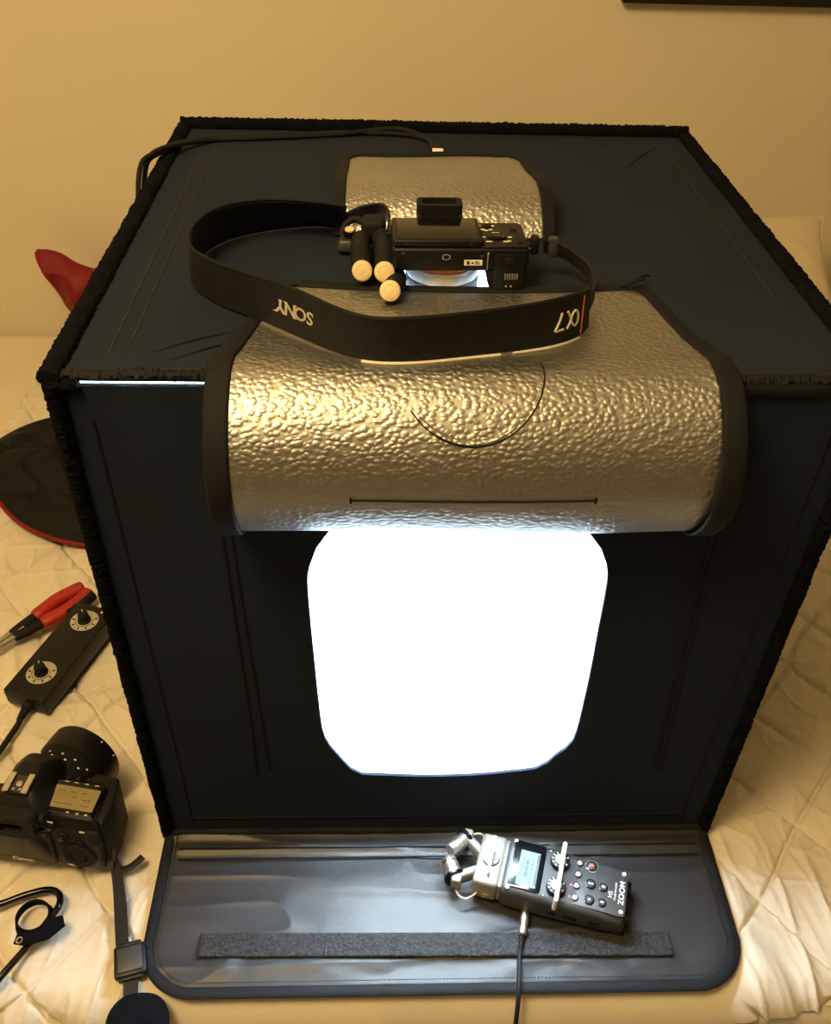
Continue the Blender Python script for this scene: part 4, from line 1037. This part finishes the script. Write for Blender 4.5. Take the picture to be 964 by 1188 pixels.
    # mode dial on the far left
    b = new(); lathe(b, knob_prof(.0130, .010, .1), (-.052, .022, .0735), (0, 0, 1), 36); obj('mode_dial', b, M['rubber'], t)
    # lens
    ax = Vector((.22, 1, -.06)).normalized(); p0 = Vector((.004, .036, .0480))
    b = new(); lathe(b, [(.0345, 0), (.0345, .012), (.0355, .013), (.0355, .018)], p0, ax, 48); obj('lens_mount', b, M['plastic'], t)
    b = new(); pr = [(.0345, .018)]
    for j in range(9): pr += [(.0362, .0185+j*.0026), (.0362, .0200+j*.0026), (.0354, .0202+j*.0026), (.0354, .0209+j*.0026)]
    lathe(b, pr+[(.0350, .043)], p0, ax, 60, False); ln = obj('lens_barrel', b, M['rubber'], t)
    b = new(); lathe(b, [(.0350, .042), (.0378, .044), (.0384, .056), (.0384, .068), (.0370, .070), (.0345, .070), (.0330, .060), (.0001, .058)], p0, ax, 60, False); obj('lens_front', b, M['plastic'], ln)
    # scale markings on top of the barrel
    x_, y_, z_ = frame_of(ax)
    upv = (Vector((0, 0, 1)) - z_*z_.z).normalized(); sd = z_.cross(upv)
    for i, a in enumerate((-62, -48, -40, -22, -12, 2, 12, 24, 36, 48)):
        r = .0363; dv = upv*math.cos(math.radians(a)) + sd*math.sin(math.radians(a)); tv = z_.cross(dv)
        q = p0 + z_*(.0300+.0050*(i % 2)) + dv*r
        mtx = Matrix((tv, z_, dv)).transposed().to_4x4(); mtx.translation = q
        b = new(); box(b, (-.0011, -.0007, -.0004), (.0011, .0007, .0003), 0, 1, mtx); obj('scale_mark', b, M['cream'], ln)
    for a in (38, 66):
        dv = upv*math.cos(math.radians(a)) + sd*math.sin(math.radians(a)); q = p0 + z_*.066 + dv*.0384
        b = new(); ball(b, q, .0009, 8); obj('scale_mark', b, M['white'], ln)
    dv = upv*math.cos(math.radians(20)) - sd*math.sin(math.radians(20))
    arc = [p0 + z_*.0165 + (upv*math.cos(a)-sd*math.sin(a))*.0357 for a in np.linspace(math.radians(-5), math.radians(40), 12)]
    obj('red_ring', tube(new(), arc, .0005, 6), M['red'], ln)
    # ---- carrying strap from the right lug: webbing, slider, round pad (world coordinates brought into the camera's frame)
    from mathutils import Euler
    inv = (Matrix.Translation(t.location) @ Euler(t.rotation_euler).to_matrix().to_4x4() @ Matrix.Diagonal((k, k, k, 1))).inverted()
    def wob(nm, fn, m, par):
        b = fn(new()); bmesh.ops.transform(b, matrix=inv, verts=b.verts); return obj(nm, b, m, par)
    C = spline([(-.3545, -.0200, .050), (-.3535, -.0330, .022), (-.3485, -.0460, .0075), (-.3375, -.0780, .0058), (-.3240, -.1270, .0062), (-.3190, -.1360, .0075)], 8)
    Wd = [.0028+.0036*min(1, i/26) for i in range(len(C))]
    A = []; B = []
    for i, p in enumerate(C):
        tg = (C[min(i+1, len(C)-1)]-C[max(i-1, 0)]); sd2 = Vector((tg.y, -tg.x, 0)).normalized()
        tw = max(0, 1-i/16)
        sd2 = (sd2*(1-tw*.8) + Vector((0, 0, 1))*tw*.3).normalized()
        A.append(p+sd2*Wd[i]); B.append(p-sd2*Wd[i])
    sw = wob('strap_webbing', lambda b: ribbon(b, A, B, .0020), M['rib'], t)
    rb = []
    for i in range(10, len(C)-3):
        for f in (0, .5):
            a = A[i].lerp(A[i+1], f); c = B[i].lerp(B[i+1], f); rb.append((a, c))
    def ribs(b):
        for a, c in rb: tube(b, [a.lerp(c, .03)+Vector((0, 0, .0012)), a.lerp(c, .97)+Vector((0, 0, .0012))], .0007, 5)
        return b
    r_ = wob('webbing_ribs', ribs, M['rib'], sw); r_['kind'] = 'stuff'
    bm_ = Matrix.Translation((-.3120, -.1445, .0055)) @ Matrix.Rotation(math.radians(14), 4, 'Z')
    bk = wob('slider_buckle', lambda b: box(b, (-.0155, -.0155, -.003), (.0155, .0155, .0065), .002, 2, bm_), M['plastic'], t)
    wob('slider_plate', lambda b: box(b, (-.0120, -.0125, .0060), (.0120, .0125, .0085), .0012, 2, bm_), M['grey'], bk)
    wob('slider_lip', lambda b: box(b, (-.0110, .0150, -.001), (.0110, .0190, .0050), .0012, 2, bm_), M['plastic'], bk)
    wob('slider_lip', lambda b: box(b, (-.0120, -.0190, -.001), (.0120, -.0150, .0050), .0012, 2, bm_), M['plastic'], bk)
    wob('strap_webbing', lambda b: ribbon(b, [(-.3155, -.1600, .006), (-.3120, -.1800, .0045)], [(-.3015, -.1600, .006), (-.2980, -.1800, .0045)], .0022), M['rib'], t)
    wob('strap_pad', lambda b: prism(b, [(x*1.0-.2950, y-.2065) for x, y in rrect(0, 0, .058, .066, .025, 8)], -.0035, .0065, .002, 2), M['binding'], t)
    P = spline([(-.3480, -.0440, .006), (-.3425, -.0470, .0065), (-.3345, -.0455, .0080), (-.3260, -.0395, .0100), (-.3215, -.0345, .0110)], 6)
    wob('strap_tail', lambda b: tube(b, P, .0042, 10, flat=(1, .35), up=(0, 0, 1)), M['rib'], t)
    wob('strap_keeper', lambda b: box(b, (-.004, -.006, -.014), (.004, .006, .014), .0015, 2, Matrix.Translation((-.3530, -.0385, .0190)) @ Matrix.Rotation(math.radians(-25), 4, 'X')), M['grey'], t)
build_reflex()

# ------------------------------------------------------------------ black lead with a cable tie, lower left
def build_loop():
    t = thing('black_cable', 'glossy black cord bent back on itself at the lower left of the bedspread', 'cable', (-.41, -.08, 0))
    o = Vector(t.location)
    P = spline([(-.520, -.0980, .0062), (-.490, -.0945, .0062), (-.4586, -.0835, .0062), (-.4340, -.0735, .0066), (-.4140, -.0690, .0070), (-.4015, -.0735, .0075), (-.3970, -.0870, .0090), (-.4050, -.1050, .0080), (-.4160, -.1250, .0065), (-.4344, -.1560, .0055), (-.450, -.180, -.001), (-.4600, -.198, -.016)], 8)
    obj('cord', tube(new(), [p-o for p in P], .0036, 12), M['gloss'], t)
    t2 = thing('cable_tie', 'black fabric cable tie looped around the black cord', 'cable tie', (-.418, -.102, .001))
    o = Vector(t2.location)
    ring = [(-.4180+.0185*math.cos(a), -.1010+.0185*math.sin(a)) for a in np.linspace(0, 2*PI, 28, endpoint=False)]
    A = [Vector((x, y, .0035+.008*0))-o for x, y in ring]
    def band(b):
        lo = [Vector((x, y, .004))-o for x, y in ring]; hi = [Vector((-.418+(x+.418)*.86, -.101+(y+.101)*.86, .0165))-o for x, y in ring]
        return ribbon(b, lo+[lo[0]], hi+[hi[0]], .0022)
    obj('tie_loop', band(new()), M['binding'], t2)
    b = new(); prism(b, [(-.4290-o.x, -.1290-o.y), (-.4170-o.x, -.1310-o.y), (-.3960-o.x, -.1245-o.y), (-.3835-o.x, -.1110-o.y), (-.3880-o.x, -.1010-o.y), (-.3980-o.x, -.1030-o.y), (-.4120-o.x, -.1160-o.y), (-.4280-o.x, -.1170-o.y)], .0122, .0152, .0006, 2)
    obj('tie_tail', b, M['binding'], t2)
    b = new(); tube(b, [(-.4235-o.x+.0028*math.cos(a), -.1265-o.y+.0028*math.sin(a), .0158) for a in np.linspace(0, 2*PI, 16, endpoint=False)], .0009, 6, closed=True); obj('eyelet', b, M['chrome'], t2)
build_loop()

# ------------------------------------------------------------------ cloth things at the left
def build_cloths():
    # red nylon bag standing behind the box
    n = 60
    U, V = np.meshgrid(np.linspace(0, 1, n), np.linspace(0, 1, n))
    out = spline([(-.735, 0, .182), (-.715, 0, .190), (-.685, 0, .183), (-.655, 0, .162), (-.605, 0, .145), (-.52, 0, .12)], 12)
    low = spline([(-.735, 0, .176), (-.722, 0, .140), (-.708, 0, .100), (-.690, 0, .055), (-.655, 0, .020), (-.52, 0, .008)], 12)
    T = np.array([[p.x, p.z] for p in out]); B = np.array([[p.x, p.z] for p in low]); m = len(T)
    s = np.linspace(0, m-1, n); ti = lambda A, k: np.interp(s, np.arange(m), A[:, k])
    X = ti(B, 0)[None, :]*(1-V) + ti(T, 0)[None, :]*V; Z = ti(B, 1)[None, :]*(1-V) + ti(T, 1)[None, :]*V
    bul = np.sin(PI*np.clip(V, 0, 1))**.7*np.clip(U*3, 0, 1)
    Y = 1.13 - .035*bul - .013*(ridge(X*17+Z*9, Z*15-X*12, 2)-.4)*bul - .006*(fbm(X*30, Z*30, 3)-.5)*bul - .012*np.sin(U*9+V*2)*bul
    o = grid_obj('red_cloth_bag', X, Y, Z, M['redcloth'], None, .02)
    tag(o, 'crumpled red nylon bag sticking up behind the left of the light box', 'bag')
    # black padded cloth with red piping
    t = thing('padded_cloth', 'black padded cloth with red piping lying on the bedspread left of the box', 'cloth', (-.56, .62, .004))
    ox, oy = -.56, .62
    rim = spline([(-.735, .735, 0), (-.700, .795, 0), (-.645, .830, 0), (-.56, .84, 0), (-.47, .82, 0), (-.40, .74, 0), (-.38, .62, 0), (-.41, .50, 0), (-.46, .470, 0), (-.51, .478, 0), (-.567, .495, 0), (-.63, .535, 0), (-.685, .60, 0), (-.725, .67, 0)], 8, True)
    R = np.array([[p.x, p.y] for p in rim]); m = len(R)
    ks = np.linspace(0, 1, 40)
    cx, cy = -.56, .66
    Xg = np.zeros((40, m+1)); Yg = Xg.copy()
    for i, kk in enumerate(ks):
        q = np.vstack([R, R[:1]]); Xg[i] = cx+(q[:, 0]-cx)*kk; Yg[i] = cy+(q[:, 1]-cy)*kk
    K = np.repeat(ks[:, None], m+1, 1)
    Zg = .0065 + .030*(1-K**4)
    wr = ridge(Xg*11+Yg*9, Yg*8-Xg*7, 5)
    Zg += (.020*(fbm(Xg*13, Yg*13, 3)-.5) - .026*wr - .014*ridge(Xg*23+3*fbm(Xg*9, Yg*9, 2), Yg*19, 5))*(1-K**6)
    # a hollow with quilted folds
    Zg -= .012*np.exp(-(((Xg+.60)/.05)**2+((Yg-.60)/.035)**2))
    Zg = np.maximum(Zg, .0045)
    grid_obj('padded_panel', Xg-ox, Yg-oy, Zg-.004, M['blackcloth'], t, .004)
    e = [(p.x-ox, p.y-oy, .0020) for p in rim]
    obj('red_piping', tube(new(), e[60:]+e[:2], .0032, 8), M['redcloth'], t)['label'] = 'thin red piping'
build_cloths()
